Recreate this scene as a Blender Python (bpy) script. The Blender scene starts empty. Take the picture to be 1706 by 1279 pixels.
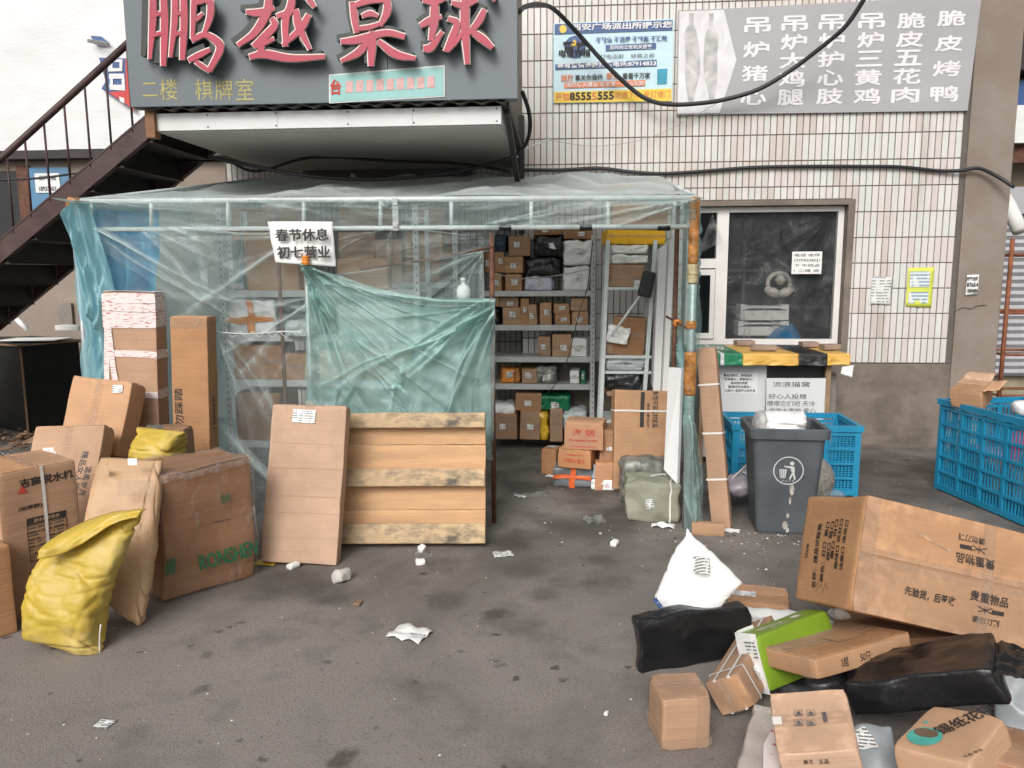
import bpy, bmesh, math, random
from mathutils import Vector as V, Matrix, Euler, noise as N
random.seed(7)
R = math.radians
sc = bpy.context.scene
col = sc.collection
# ------------------------------------------------------------------ camera
CAM = V((0, 0, 1.55)); F = 1280.0; CX, CY = 853.0, 639.5
PITCH, YAW, ROLL = R(8.2), R(4.5), R(-0.3)
FW = V((-math.sin(YAW)*math.cos(PITCH), math.cos(YAW)*math.cos(PITCH), -math.sin(PITCH)))
_r = V((math.cos(YAW), math.sin(YAW), 0)); _u = _r.cross(FW)
RT = _r*math.cos(ROLL)+_u*math.sin(ROLL); UP = _u*math.cos(ROLL)-_r*math.sin(ROLL)
cd = bpy.data.cameras.new('camera'); cam = bpy.data.objects.new('camera', cd); col.objects.link(cam)
cam.matrix_world = Matrix(((RT.x, UP.x, -FW.x, CAM.x), (RT.y, UP.y, -FW.y, CAM.y), (RT.z, UP.z, -FW.z, CAM.z), (0, 0, 0, 1)))
cd.sensor_width = 36; cd.lens = F/1706*36; cd.clip_end = 500
sc.camera = cam
def ray(x, y): return FW+RT*((x-CX)/F)-UP*((y-CY)/F)
def G(x, y, z=0.0): d = ray(x, y); return CAM+d*((z-CAM.z)/d.z)
def W(x, y, Y): d = ray(x, y); return CAM+d*((Y-CAM.y)/d.y)
# ------------------------------------------------------------------ world, sun, exposure (overcast)
SUN_EL, SUN_AZ = R(37), R(194)          # azimuth clockwise from +Y: behind the camera, a little to the left
w = bpy.data.worlds.new('World'); sc.world = w; w.use_nodes = True
nt = w.node_tree; bg = nt.nodes['Background']
sky = nt.nodes.new('ShaderNodeTexSky'); sky.sky_type = 'NISHITA'; sky.sun_disc = False
sky.sun_elevation = SUN_EL; sky.sun_rotation = SUN_AZ; sky.air_density = 0.6; sky.dust_density = 8.0; sky.ozone_density = 0.3
hs = nt.nodes.new('ShaderNodeHueSaturation'); hs.inputs['Saturation'].default_value = 0.22
nt.links.new(sky.outputs[0], hs.inputs['Color']); nt.links.new(hs.outputs[0], bg.inputs[0]); bg.inputs[1].default_value = 0.125
sl = bpy.data.lights.new('sun', 'SUN'); sl.energy = 1.25; sl.angle = R(22); sl.color = (1, .965, .92)
so = bpy.data.objects.new('sun', sl); col.objects.link(so)
sd = V((math.sin(SUN_AZ)*math.cos(SUN_EL), math.cos(SUN_AZ)*math.cos(SUN_EL), math.sin(SUN_EL)))
so.rotation_euler = (-sd).to_track_quat('-Z', 'Y').to_euler(); so.location = sd*30
sc.view_settings.view_transform = 'Standard'; sc.view_settings.look = 'None'
sc.view_settings.exposure = -0.1; sc.view_settings.gamma = 1
sc.render.engine = 'CYCLES'; sc.cycles.transparent_max_bounces = 24; sc.cycles.max_bounces = 8
# ------------------------------------------------------------------ materials
def nodes(name):
    m = bpy.data.materials.new(name); m.use_nodes = True
    t = m.node_tree; b = t.nodes['Principled BSDF']; return m, t, b
def nn(t, typ, **k):
    n = t.nodes.new(typ)
    for a, v in k.items():
        if a in n.inputs.keys(): n.inputs[a].default_value = v
        else: setattr(n, a, v)
    return n
def coords(t, scale=(1, 1, 1), which='Object'):
    tc = nn(t, 'ShaderNodeTexCoord'); mp = nn(t, 'ShaderNodeMapping'); mp.inputs['Scale'].default_value = scale
    t.links.new(tc.outputs[which], mp.inputs[0]); return mp.outputs[0]
def ramp(t, src, stops):
    r = nn(t, 'ShaderNodeValToRGB'); e = r.color_ramp.elements
    e[0].position, e[0].color = stops[0][0], (*stops[0][1], 1) if len(stops[0][1]) == 3 else stops[0][1]
    e[1].position, e[1].color = stops[-1][0], (*stops[-1][1], 1)
    for p, c in stops[1:-1]:
        x = e.new(p); x.color = (*c, 1)
    t.links.new(src, r.inputs[0]); return r.outputs[0]
def mixc(t, fac, a, b, mode='MIX'):
    m = nn(t, 'ShaderNodeMix', data_type='RGBA', blend_type=mode)
    for i, x in ((0, fac), (6, a), (7, b)):
        if isinstance(x, (int, float)): m.inputs[i].default_value = x
        elif isinstance(x, tuple): m.inputs[i].default_value = (*x, 1) if len(x) == 3 else x
        else: t.links.new(x, m.inputs[i])
    return m.outputs[2]
def bump(t, b, h, s, d=.01):
    n = nn(t, 'ShaderNodeBump'); n.inputs['Strength'].default_value = s; n.inputs['Distance'].default_value = d
    t.links.new(h, n.inputs['Height']); t.links.new(n.outputs[0], b.inputs['Normal']); return n
def g3(v): return (v, v, v)
MC = {}
def pmat(name, c, rough=.6, var=.2, scale=7, bs=.15, bscale=60, metal=0, dirt=0, dirtc=(.12, .1, .08), dscale=2.2, stretch=(1, 1, 1), spec=.5):
    if name in MC: return MC[name]
    m, t, b = nodes(name); co = coords(t, stretch)
    n1 = nn(t, 'ShaderNodeTexNoise', Scale=scale, Detail=6.0); t.links.new(co, n1.inputs[0])
    lo = tuple(x*(1-var) for x in c); hi = tuple(min(1, x*(1+var*.7)) for x in c)
    cc = ramp(t, n1.outputs[0], [(.3, lo), (.7, hi)])
    if dirt:
        n2 = nn(t, 'ShaderNodeTexNoise', Scale=dscale, Detail=9.0, Roughness=.65); t.links.new(co, n2.inputs[0])
        f = ramp(t, n2.outputs[0], [(.48 if dirt < .9 else .45, g3(0)), (.72 if dirt < .9 else .66, g3(dirt))]); cc = mixc(t, f, cc, dirtc)
    t.links.new(cc, b.inputs['Base Color'])
    n3 = nn(t, 'ShaderNodeTexNoise', Scale=bscale, Detail=4.0); t.links.new(co, n3.inputs[0])
    if bs: bump(t, b, n3.outputs[0], bs)
    r = nn(t, 'ShaderNodeMapRange'); r.inputs[3].default_value = max(0, rough-.1); r.inputs[4].default_value = min(1, rough+.1)
    t.links.new(n1.outputs[0], r.inputs[0]); t.links.new(r.outputs[0], b.inputs['Roughness'])
    b.inputs['Metallic'].default_value = metal; b.inputs['Specular IOR Level'].default_value = spec
    MC[name] = m; return m
def cardboard(name, c, gloss=.75, worn=.25):
    m, t, b = nodes(name); co = coords(t)
    oi = nn(t, 'ShaderNodeObjectInfo')
    add = nn(t, 'ShaderNodeVectorMath', operation='ADD'); t.links.new(co, add.inputs[0])
    sc_ = nn(t, 'ShaderNodeMath', operation='MULTIPLY'); sc_.inputs[1].default_value = 31; t.links.new(oi.outputs['Random'], sc_.inputs[0]); t.links.new(sc_.outputs[0], add.inputs[1])
    n1 = nn(t, 'ShaderNodeTexNoise', Scale=5.0, Detail=8.0, Roughness=.6); t.links.new(add.outputs[0], n1.inputs[0])
    cc = ramp(t, n1.outputs[0], [(.25, tuple(x*.80 for x in c)), (.55, c), (.8, tuple(min(1, x*1.13) for x in c))])
    mp = nn(t, 'ShaderNodeMapping'); mp.inputs['Scale'].default_value = (.25, .25, 22); t.links.new(add.outputs[0], mp.inputs[0])
    n2 = nn(t, 'ShaderNodeTexNoise', Scale=2.0, Detail=4.0); t.links.new(mp.outputs[0], n2.inputs[0])
    cc = mixc(t, ramp(t, n2.outputs[0], [(.58, g3(0)), (.70, g3(.20))]), cc, tuple(x*.66 for x in c))
    n4 = nn(t, 'ShaderNodeTexNoise', Scale=2.3, Detail=10.0, Roughness=.7); t.links.new(add.outputs[0], n4.inputs[0])
    cc = mixc(t, ramp(t, n4.outputs[0], [(.55, g3(0)), (.75, g3(worn))]), cc, (.2, .14, .1))
    gp = nn(t, 'ShaderNodeNewGeometry'); pn = nn(t, 'ShaderNodeMath', operation='MULTIPLY'); t.links.new(ramp(t, gp.outputs['Pointiness'], [(.51, g3(0)), (.58, g3(1))]), pn.inputs[0])
    n5 = nn(t, 'ShaderNodeTexNoise', Scale=26.0, Detail=4.0); t.links.new(add.outputs[0], n5.inputs[0]); t.links.new(ramp(t, n5.outputs[0], [(.42, g3(.08)), (.62, g3(.75))]), pn.inputs[1])
    cc = mixc(t, pn.outputs[0], cc, tuple(min(1, x*1.35+.03) for x in c))
    n6 = nn(t, 'ShaderNodeTexNoise', Scale=11.0, Detail=6.0, Roughness=.7, Distortion=1.5); t.links.new(add.outputs[0], n6.inputs[0])
    cc = mixc(t, ramp(t, n6.outputs[0], [(.60, g3(0)), (.72, g3(.45))]), cc, tuple(x*.72 for x in c))
    hv = nn(t, 'ShaderNodeHueSaturation'); t.links.new(cc, hv.inputs['Color'])
    mr = nn(t, 'ShaderNodeMapRange'); mr.inputs[3].default_value = .80; mr.inputs[4].default_value = 1.14; t.links.new(oi.outputs['Random'], mr.inputs[0]); t.links.new(mr.outputs[0], hv.inputs['Value']); sr = nn(t, 'ShaderNodeMath', operation='FRACT'); sm = nn(t, 'ShaderNodeMath', operation='MULTIPLY'); sm.inputs[1].default_value = 7.31; t.links.new(oi.outputs['Random'], sm.inputs[0]); t.links.new(sm.outputs[0], sr.inputs[0]); m3 = nn(t, 'ShaderNodeMapRange'); m3.inputs[3].default_value = .84; m3.inputs[4].default_value = 1.08; t.links.new(sr.outputs[0], m3.inputs[0]); t.links.new(m3.outputs[0], hv.inputs['Saturation'])
    t.links.new(hv.outputs[0], b.inputs['Base Color'])
    b.inputs['Roughness'].default_value = gloss; b.inputs['Specular IOR Level'].default_value = .3
    mx = nn(t, 'ShaderNodeMath', operation='ADD'); t.links.new(n2.outputs[0], mx.inputs[0]); t.links.new(n1.outputs[0], mx.inputs[1])
    bump(t, b, mx.outputs[0], .45, .008)
    return m
CARD = cardboard('cardboard', (.43, .245, .135))
CARD2 = cardboard('cardboard_pale', (.51, .315, .195))
CARD3 = cardboard('cardboard_dark', (.33, .175, .09))
CARDR = cardboard('cardboard_wrapped', (.38, .19, .09), .32, .35)
CARDO = cardboard('cardboard_orange', (.52, .26, .13))
def film(name, tint, op, streak=.35, scale=(1, 1, 1), rough=.28, bstr=.5, ns=3.0, trl=.4, fold=.5):
    m, t, b = nodes(name); co = coords(t, scale)
    n1 = nn(t, 'ShaderNodeTexNoise', Scale=ns, Detail=8.0, Roughness=.6, Distortion=1.2); t.links.new(co, n1.inputs[0])
    f = ramp(t, n1.outputs[0], [(.32, g3(max(.03, op-streak*.4))), (.58, g3(op)), (.74, g3(min(.97, op+streak)))])
    at = nn(t, 'ShaderNodeAttribute', attribute_name='fold')          # film lies double along its creases
    mf_ = nn(t, 'ShaderNodeMath', operation='MULTIPLY_ADD', use_clamp=True); mf_.inputs[1].default_value = fold; t.links.new(at.outputs['Fac'], mf_.inputs[0]); t.links.new(f, mf_.inputs[2])
    n2 = nn(t, 'ShaderNodeTexNoise', Scale=ns*7, Detail=5.0, Distortion=.8); t.links.new(co, n2.inputs[0])
    b.inputs['Base Color'].default_value = (*tint, 1); b.inputs['Roughness'].default_value = rough; b.inputs['Specular IOR Level'].default_value = .7
    ad = nn(t, 'ShaderNodeMath', operation='ADD'); t.links.new(n1.outputs[0], ad.inputs[0]); t.links.new(n2.outputs[0], ad.inputs[1])
    bump(t, b, ad.outputs[0], bstr, .02)
    tr = nn(t, 'ShaderNodeBsdfTranslucent'); tr.inputs[0].default_value = (*tint, 1)
    m1 = nn(t, 'ShaderNodeMixShader'); m1.inputs[0].default_value = trl; t.links.new(b.outputs[0], m1.inputs[1]); t.links.new(tr.outputs[0], m1.inputs[2])
    tp = nn(t, 'ShaderNodeBsdfTransparent'); tp.inputs[0].default_value = tuple(.86+.14*x for x in tint)+(1,)
    m2 = nn(t, 'ShaderNodeMixShader'); t.links.new(mf_.outputs[0], m2.inputs[0]); t.links.new(tp.outputs[0], m2.inputs[1]); t.links.new(m1.outputs[0], m2.inputs[2])
    t.links.new(m2.outputs[0], t.nodes['Material Output'].inputs[0]); return m
FILM_CLEAR = film('film_clear', (.66, .78, .77), .17, .26, (1.2, 1.2, .5), .2, .45, 3.0, .4, .6)
FILM_BAND = film('film_band', (.60, .74, .72), .27, .26, (.5, 1, 2.2), .22, .4)
FILM_ROOF = film('film_roof', (.78, .87, .86), .86, .10, (1, 1, 1), .3, .4, 3.0, .45)
FILM_TEAL = film('film_teal', (.52, .76, .73), .40, .36, (1, 1, .8), .18, .6, 3.0, .4, .6)
FILM_SIDE = film('film_side', (.42, .66, .65), .50, .3, (1, 1, .4), .22, .5)
FILM_BLUE = film('film_blue_side', (.36, .66, .72), .66, .24, (1, 1, .4), .2, .5)
WRAP = film('stretch_wrap', (.70, .62, .55), .13, .50, (1, 1, .35), .12, .9, 5.0)
CLEARBAG = film('clear_bag', (.75, .76, .75), .25, .5, (1, 1, 1), .15, .9, 9.0)
WINFILM = film('window_film', (.60, .62, .62), .26, .40, (1, 1, .7), .12, .9, 5.0)
def polym(name, c, rough=.3, bs=.6, bscale=11, var=.2, spec=.5): return pmat(name, c, rough, var, 4, bs, bscale, spec=spec)
BLACKP = polym('black_poly', (.012, .012, .013), .30, .75, 16); WHITEP = polym('white_poly', (.78, .78, .77), .45, .5, 11, .06)
GREYP = polym('grey_poly', (.36, .39, .41), .35, .5); NAVY = polym('navy_poly', (.02, .035, .06), .4)
LAV = pmat('lavender_card', (.55, .56, .66), .6, .1); GREENP = polym('green_poly', (.01, .16, .07), .3)
OLIVE = pmat('olive_woven', (.30, .30, .23), .75, .18, 5, .5, 160, dirt=.4, dirtc=(.14, .12, .09)); CAMO = pmat('camo_wrap', (.20, .20, .17), .35, .75, 14, .6, 20)
ORANGE = polym('orange_tape', (.72, .24, .03), .3, .2); YELLOWT = polym('yellow_tape', (.66, .40, .03), .3, .2)
REDTAPE = pmat('red_orange_tape', (.70, .13, .03), .35, .2); YELLOWBOX = pmat('yellow_card', (.85, .45, .01), .45, .1)
TAPE = pmat('clear_brown_tape', (.50, .33, .19), .16, .08, 5, .12, 25); TAPEW = pmat('white_strap', (.72, .70, .66), .4, .1)
TAPEC = film('clear_tape', (.72, .60, .48), .30, .3, (3, 3, 3), .08, .3)
INK = pmat('black_ink', (.035, .03, .028), .7, .3, 30, 0); INKG = pmat('green_ink', (.02, .16, .07), .7, .3, 30, 0); INKR = pmat('red_ink', (.55, .06, .04), .7, .2, 30, 0); INKGREY = pmat('grey_ink', (.12, .11, .11), .8, .3, 30, 0)
PAPER = pmat('white_paper', (.78, .78, .77), .8, .06, 12, .1, 40)
def printed(name, base, ink, sx, sz, dens=.5, which='Object'):
    m, t, b = nodes(name); co = coords(t, (sx, sx, sz), which)
    n1 = nn(t, 'ShaderNodeTexNoise', Scale=1.0, Detail=1.0); t.links.new(co, n1.inputs[0])
    f = ramp(t, n1.outputs[0], [(dens, g3(0)), (dens+.03, g3(1))])
    t.links.new(mixc(t, f, base, ink), b.inputs['Base Color']); b.inputs['Roughness'].default_value = .5; return m
def rows(name, base, ink, period, wl, dens=.46, rough=.5):
    m, t, b = nodes(name); tc = nn(t, 'ShaderNodeTexCoord'); sp = nn(t, 'ShaderNodeSeparateXYZ'); t.links.new(tc.outputs['Object'], sp.inputs[0])
    yz = nn(t, 'ShaderNodeMath', operation='ADD'); t.links.new(sp.outputs[1], yz.inputs[0]); t.links.new(sp.outputs[2], yz.inputs[1])
    sn = nn(t, 'ShaderNodeMath', operation='MULTIPLY'); sn.inputs[1].default_value = 6.2832/period; t.links.new(yz.outputs[0], sn.inputs[0]); si = nn(t, 'ShaderNodeMath', operation='SINE'); t.links.new(sn.outputs[0], si.inputs[0])
    gt = nn(t, 'ShaderNodeMath', operation='GREATER_THAN'); gt.inputs[1].default_value = .1; t.links.new(si.outputs[0], gt.inputs[0])
    mp = nn(t, 'ShaderNodeMapping'); mp.inputs['Scale'].default_value = (1/wl, .25/period, .25/period); t.links.new(tc.outputs['Object'], mp.inputs[0])
    n = nn(t, 'ShaderNodeTexNoise', Scale=1.0, Detail=2.0); t.links.new(mp.outputs[0], n.inputs[0]); g2 = nn(t, 'ShaderNodeMath', operation='GREATER_THAN'); g2.inputs[1].default_value = dens; t.links.new(n.outputs[0], g2.inputs[0])
    mu = nn(t, 'ShaderNodeMath', operation='MULTIPLY'); t.links.new(gt.outputs[0], mu.inputs[0]); t.links.new(g2.outputs[0], mu.inputs[1])
    t.links.new(mixc(t, mu.outputs[0], base, ink), b.inputs['Base Color']); b.inputs['Roughness'].default_value = rough; return m
LABEL = rows('shipping_label_print', (.74, .74, .73), (.16, .16, .16), .013, .016, .47)
PINKT = printed('pink_printed_tape', (.74, .68, .66), (.52, .12, .13), 22, 170, .60)
FLYER = rows('flyer_print', (.68, .71, .70), (.22, .34, .44), .030, .05, .44)
TEXTP = rows('text_print', (.70, .70, .69), (.30, .30, .30), .026, .03, .48)
STEEL = pmat('galvanised_steel', (.42, .43, .43), .42, .2, 20, .1, 80, metal=.55, dirt=.3); SHELFM = pmat('shelf_grey_paint', (.50, .51, .51), .5, .12, 8, .1, 60, dirt=.25)
PIPE = pmat('white_pipe', (.58, .63, .62), .35, .12, 12, .1, 60, dirt=.25); RUST = pmat('rusty_steel', (.13, .055, .03), .7, .5, 25, .4, 90); DARKST = pmat('dark_steel', (.035, .028, .026), .6, .4, 9, .3, 70)
MAROON = pmat('maroon_painted_steel', (.060, .028, .026), .55, .45, 7, .25, 60, dirt=.5, dirtc=(.09, .07, .06)); SCAFF = pmat('rusty_scaffold', (.26, .09, .04), .7, .4, 22, .4, 80)
WOOD = pmat('pallet_wood', (.60, .36, .19), .75, .25, 3, .4, 40, dirt=.35, dirtc=(.30, .17, .08), dscale=4, stretch=(.6, 4, 4)); WOODD = pmat('pallet_wood_mould', (.58, .42, .25), .8, .3, 6, .5, 50, dirt=.92, dirtc=(.075, .078, .066), dscale=7, stretch=(.8, 1, 1.5)); WOODB = pmat('brown_timber', (.22, .11, .05), .7, .3, 10, .3, 50)
CONC = pmat('brown_concrete', (.21, .175, .145), .9, .25, 3.5, 1.0, 14, dirt=.6, dirtc=(.10, .085, .07), dscale=3, spec=.2); PLASTER = pmat('brown_plaster', (.245, .20, .165), .9, .1, 2, .2, 50, dirt=.45, dirtc=(.36, .34, .32), dscale=1.3, spec=.2); GROUT = pmat('dark_grout', (.13, .115, .10), .95, .2)
LEFTW = pmat('beige_render', (.30, .245, .20), .9, .15, 2, .3, 30, dirt=.4); WHITEW = pmat('white_sheeting', (.74, .745, .745), .6, .02, 9, .35, 26, dirt=.16, dirtc=(.56, .55, .53), dscale=5, stretch=(.7, 1, 1.6))
SIGNG = pmat('sign_grey', (.125, .15, .165), .45, .1, 1.5, .08, 30, dirt=.25, dirtc=(.19, .20, .20), dscale=1.1); SIGNRED = pmat('sign_red', (.40, .028, .062), .4, .15, 5, .05); SIGNW = pmat('sign_white_edge', (.80, .72, .66), .5, .08); SIGND = pmat('sign_letter_side', (.03, .035, .033), .5, .2); GOLD = pmat('faded_gold_ink', (.42, .37, .13), .7, .25, 20, 0)
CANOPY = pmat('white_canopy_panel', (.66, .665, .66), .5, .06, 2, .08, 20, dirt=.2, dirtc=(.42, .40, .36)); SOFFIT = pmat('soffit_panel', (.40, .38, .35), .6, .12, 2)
BOARDG = pmat('menu_grey', (.37, .365, .375), .5, .06, 2, .05, 30, dirt=.2, dirtc=(.44, .43, .44)); BOARDW = pmat('menu_white_ink', (.76, .74, .75), .6, .08, 10, 0)
PBLUE = pmat('poster_light_blue', (.52, .70, .76), .4, .05); PDARK = pmat('poster_dark_blue', (.045, .10, .25), .4, .12); PYEL = pmat('poster_yellow', (.78, .55, .06), .4, .1); PORG = pmat('poster_orange_ink', (.70, .22, .08), .5, .2); PTURQ = pmat('banner_turquoise', (.27, .50, .49), .5, .1); PPINK = pmat('banner_faded_pink', (.62, .36, .34), .5, .2, 30)
CABLE = pmat('black_cable', (.018, .018, .02), .5, .2); WIREG = pmat('grey_wire', (.35, .34, .33), .6, .2)
BLUEC = pmat('blue_crate_plastic', (.012, .24, .42), .45, .18, 4, .1, 40, dirt=.25, dirtc=(.03, .16, .24)); BIN = pmat('bin_dark_plastic', (.085, .098, .108), .5, .25, 5, .15, 50, dirt=.4, dirtc=(.11, .11, .11)); BINL = pmat('bin_white_print', (.55, .57, .57), .6, .15, 40, 0)
STONE = pmat('granite_ball', (.27, .25, .22), .85, .35, 50, .5, 60); BRICKP = pmat('paver_brick', (.30, .215, .17), .85, .2, 12, .6, 60); FOAM = pmat('white_foam', (.78, .78, .75), .7, .05, 10, .2, 90)
YSACK = pmat('yellow_woven_sack', (.57, .40, .055), .48, .2, 3.5, .10, 200, dirt=.8, dirtc=(.60, .50, .26), dscale=3); KRAFT = pmat('kraft_paper', (.50, .32, .18), .55, .15, 4, .6, 14)
BLUETARP = pmat('blue_tarp', (.06, .30, .50), .4, .2, 4, .4, 12); PVC = pmat('white_pvc', (.72, .70, .68), .4, .06, 4, .05, dirt=.3, dirtc=(.45, .42, .38)); DARKIN = pmat('dark_interior', (.018, .018, .02), .6, .3); BLACKB = pmat('black_panel', (.008, .010, .009), .45, .4, 4, .15, 30, dirt=.15, dirtc=(.05, .055, .05), dscale=5); EDGEW = pmat('worn_wood_edge', (.30, .19, .11), .7, .25)
SHUT = pmat('shutter_grey', (.44, .44, .46), .5, .1); WBOARD = pmat('white_board', (.66, .665, .66), .45, .05, 2, .05)
CG = pmat('cloth_green', (.012, .20, .09), .4, .15, 5, .3, 18); CY_ = pmat('cloth_yellow', (.72, .42, .09), .4, .15, 5, .3, 18); CB = pmat('cloth_black', (.02, .02, .02), .4, .2, 5, .3, 18); CWH = pmat('cloth_white', (.62, .64, .62), .5, .1)
LIME = pmat('lime_card', (.19, .31, .022), .4, .08); SILVER = pmat('silver_bubble_wrap', (.56, .50, .46), .25, .15, 6, .25, 110, metal=.2); TEALINK = pmat('teal_ink', (.08, .42, .36), .6, .2, 20, 0)
def tile_mat():
    m, t, b = nodes('glazed_tile'); ge = nn(t, 'ShaderNodeNewGeometry')
    mp = nn(t, 'ShaderNodeVectorMath', operation='MULTIPLY'); mp.inputs[1].default_value = (1/TPX, 0, 1/TPZ); t.links.new(ge.outputs['Position'], mp.inputs[0])
    a0 = nn(t, 'ShaderNodeVectorMath', operation='SUBTRACT'); a0.inputs[1].default_value = (TX0/TPX, 0, TZ0/TPZ); t.links.new(mp.outputs[0], a0.inputs[0])
    fl = nn(t, 'ShaderNodeVectorMath', operation='FLOOR'); t.links.new(a0.outputs[0], fl.inputs[0])
    wn = nn(t, 'ShaderNodeTexWhiteNoise', noise_dimensions='3D'); t.links.new(fl.outputs[0], wn.inputs[0])
    c1 = ramp(t, wn.outputs['Value'], [(0, (.55, .49, .44)), (.12, (.63, .565, .54)), (.5, (.66, .63, .60)), (.75, (.62, .635, .60)), (1, (.70, .67, .65))])
    n = nn(t, 'ShaderNodeTexNoise', Scale=1.1, Detail=8.0, Roughness=.65); t.links.new(ge.outputs['Position'], n.inputs[0])
    c2 = mixc(t, ramp(t, n.outputs[0], [(.46, g3(0)), (.74, g3(.6))]), c1, (.50, .43, .35))
    mm = nn(t, 'ShaderNodeMapping'); mm.inputs['Scale'].default_value = (9, 1, .5); t.links.new(ge.outputs['Position'], mm.inputs[0])
    n2 = nn(t, 'ShaderNodeTexNoise', Scale=1.0, Detail=5.0); t.links.new(mm.outputs[0], n2.inputs[0])
    c3 = mixc(t, ramp(t, n2.outputs[0], [(.56, g3(0)), (.76, g3(.5))]), c2, (.34, .27, .20))
    t.links.new(c3, b.inputs['Base Color']); b.inputs['Roughness'].default_value = .32; return m
TPX, TPZ, TX0, TZ0 = .0545, .2175, -.45, .75
TILE = tile_mat()
def asphalt():
    m, t, b = nodes('asphalt'); co = coords(t)
    def no(s, d=6.0, r=.6, dist=0): n = nn(t, 'ShaderNodeTexNoise', Scale=s, Detail=d, Roughness=r, Distortion=dist); t.links.new(co, n.inputs[0]); return n.outputs[0]
    cc = ramp(t, no(1.3, 5), [(.3, (.185, .163, .149)), (.7, (.252, .226, .208))])
    cc = mixc(t, ramp(t, no(170, 3), [(.35, g3(0)), (.75, g3(.7))]), cc, (.33, .30, .275))
    cc = mixc(t, ramp(t, no(90, 2), [(.55, g3(0)), (.7, g3(.6))]), cc, (.10, .088, .08))
    cc = mixc(t, ramp(t, no(2.1, 8, .62), [(.53, g3(0)), (.68, g3(.5))]), cc, (.050, .043, .039))     # oily patches
    cc = mixc(t, ramp(t, no(11, 3, .4), [(.70, g3(0)), (.74, g3(.75))]), cc, (.042, .036, .033))       # drips
    cc = mixc(t, ramp(t, no(.55, 9, .68, .6), [(.50, g3(0)), (.60, g3(.42))]), cc, (.085, .074, .067))     # old damp patches
    cc = mixc(t, ramp(t, no(23, 5, .6), [(.66, g3(0)), (.72, g3(.6))]), cc, (.07, .06, .054))              # small oil spots
    # worn wet/dirty area in front of the stall
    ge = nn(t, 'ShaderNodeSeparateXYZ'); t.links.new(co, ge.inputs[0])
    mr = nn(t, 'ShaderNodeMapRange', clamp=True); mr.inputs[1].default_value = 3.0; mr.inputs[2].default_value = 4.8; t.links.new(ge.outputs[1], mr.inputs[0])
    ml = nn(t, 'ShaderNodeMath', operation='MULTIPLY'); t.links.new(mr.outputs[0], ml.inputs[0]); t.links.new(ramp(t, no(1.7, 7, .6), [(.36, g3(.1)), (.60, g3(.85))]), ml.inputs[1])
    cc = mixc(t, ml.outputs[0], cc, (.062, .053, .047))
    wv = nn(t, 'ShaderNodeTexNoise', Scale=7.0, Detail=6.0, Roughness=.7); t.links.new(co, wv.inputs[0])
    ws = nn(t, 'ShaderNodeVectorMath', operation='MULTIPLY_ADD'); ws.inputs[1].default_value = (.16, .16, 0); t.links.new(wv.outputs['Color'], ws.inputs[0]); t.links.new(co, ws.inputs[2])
    for (px, py, r_, k_) in ((480, 968, .24, .8), (540, 985, .15, .7), (560, 1000, .09, .7), (830, 1022, .07, .9), (742, 1000, .11, .6), (905, 990, .10, .6), (1000, 932, .10, .6), (575, 1262, .05, .9), (432, 1262, .022, .9), (406, 1235, .02, .8), (692, 1137, .02, .7), (820, 1098, .02, .8), (832, 1107, .025, .7), (548, 1100, .022, .8), (932, 1130, .022, .9), (385, 1042, .022, .8), (400, 1036, .02, .8), (365, 1050, .025, .8), (765, 1083, .02, .7), (870, 950, .14, .5), (350, 1092, .03, .6), (845, 905, .16, .9), (1255, 1010, .05, .5), (330, 1150, .03, .7)):  # stain spots; the big ones by the carton bases also paint in their shade
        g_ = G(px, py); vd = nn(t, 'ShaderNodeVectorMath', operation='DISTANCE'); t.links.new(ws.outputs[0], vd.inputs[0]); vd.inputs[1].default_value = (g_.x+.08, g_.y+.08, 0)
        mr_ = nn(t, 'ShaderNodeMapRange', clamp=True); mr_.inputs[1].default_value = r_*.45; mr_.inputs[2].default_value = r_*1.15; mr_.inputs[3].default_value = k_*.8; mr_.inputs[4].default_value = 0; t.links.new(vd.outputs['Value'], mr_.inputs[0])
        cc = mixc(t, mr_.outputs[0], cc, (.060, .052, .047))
    t.links.new(cc, b.inputs['Base Color']); b.inputs['Roughness'].default_value = .85; b.inputs['Specular IOR Level'].default_value = .3
    bump(t, b, no(140, 4), .55, .006); return m
ASPHALT = asphalt()
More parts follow.
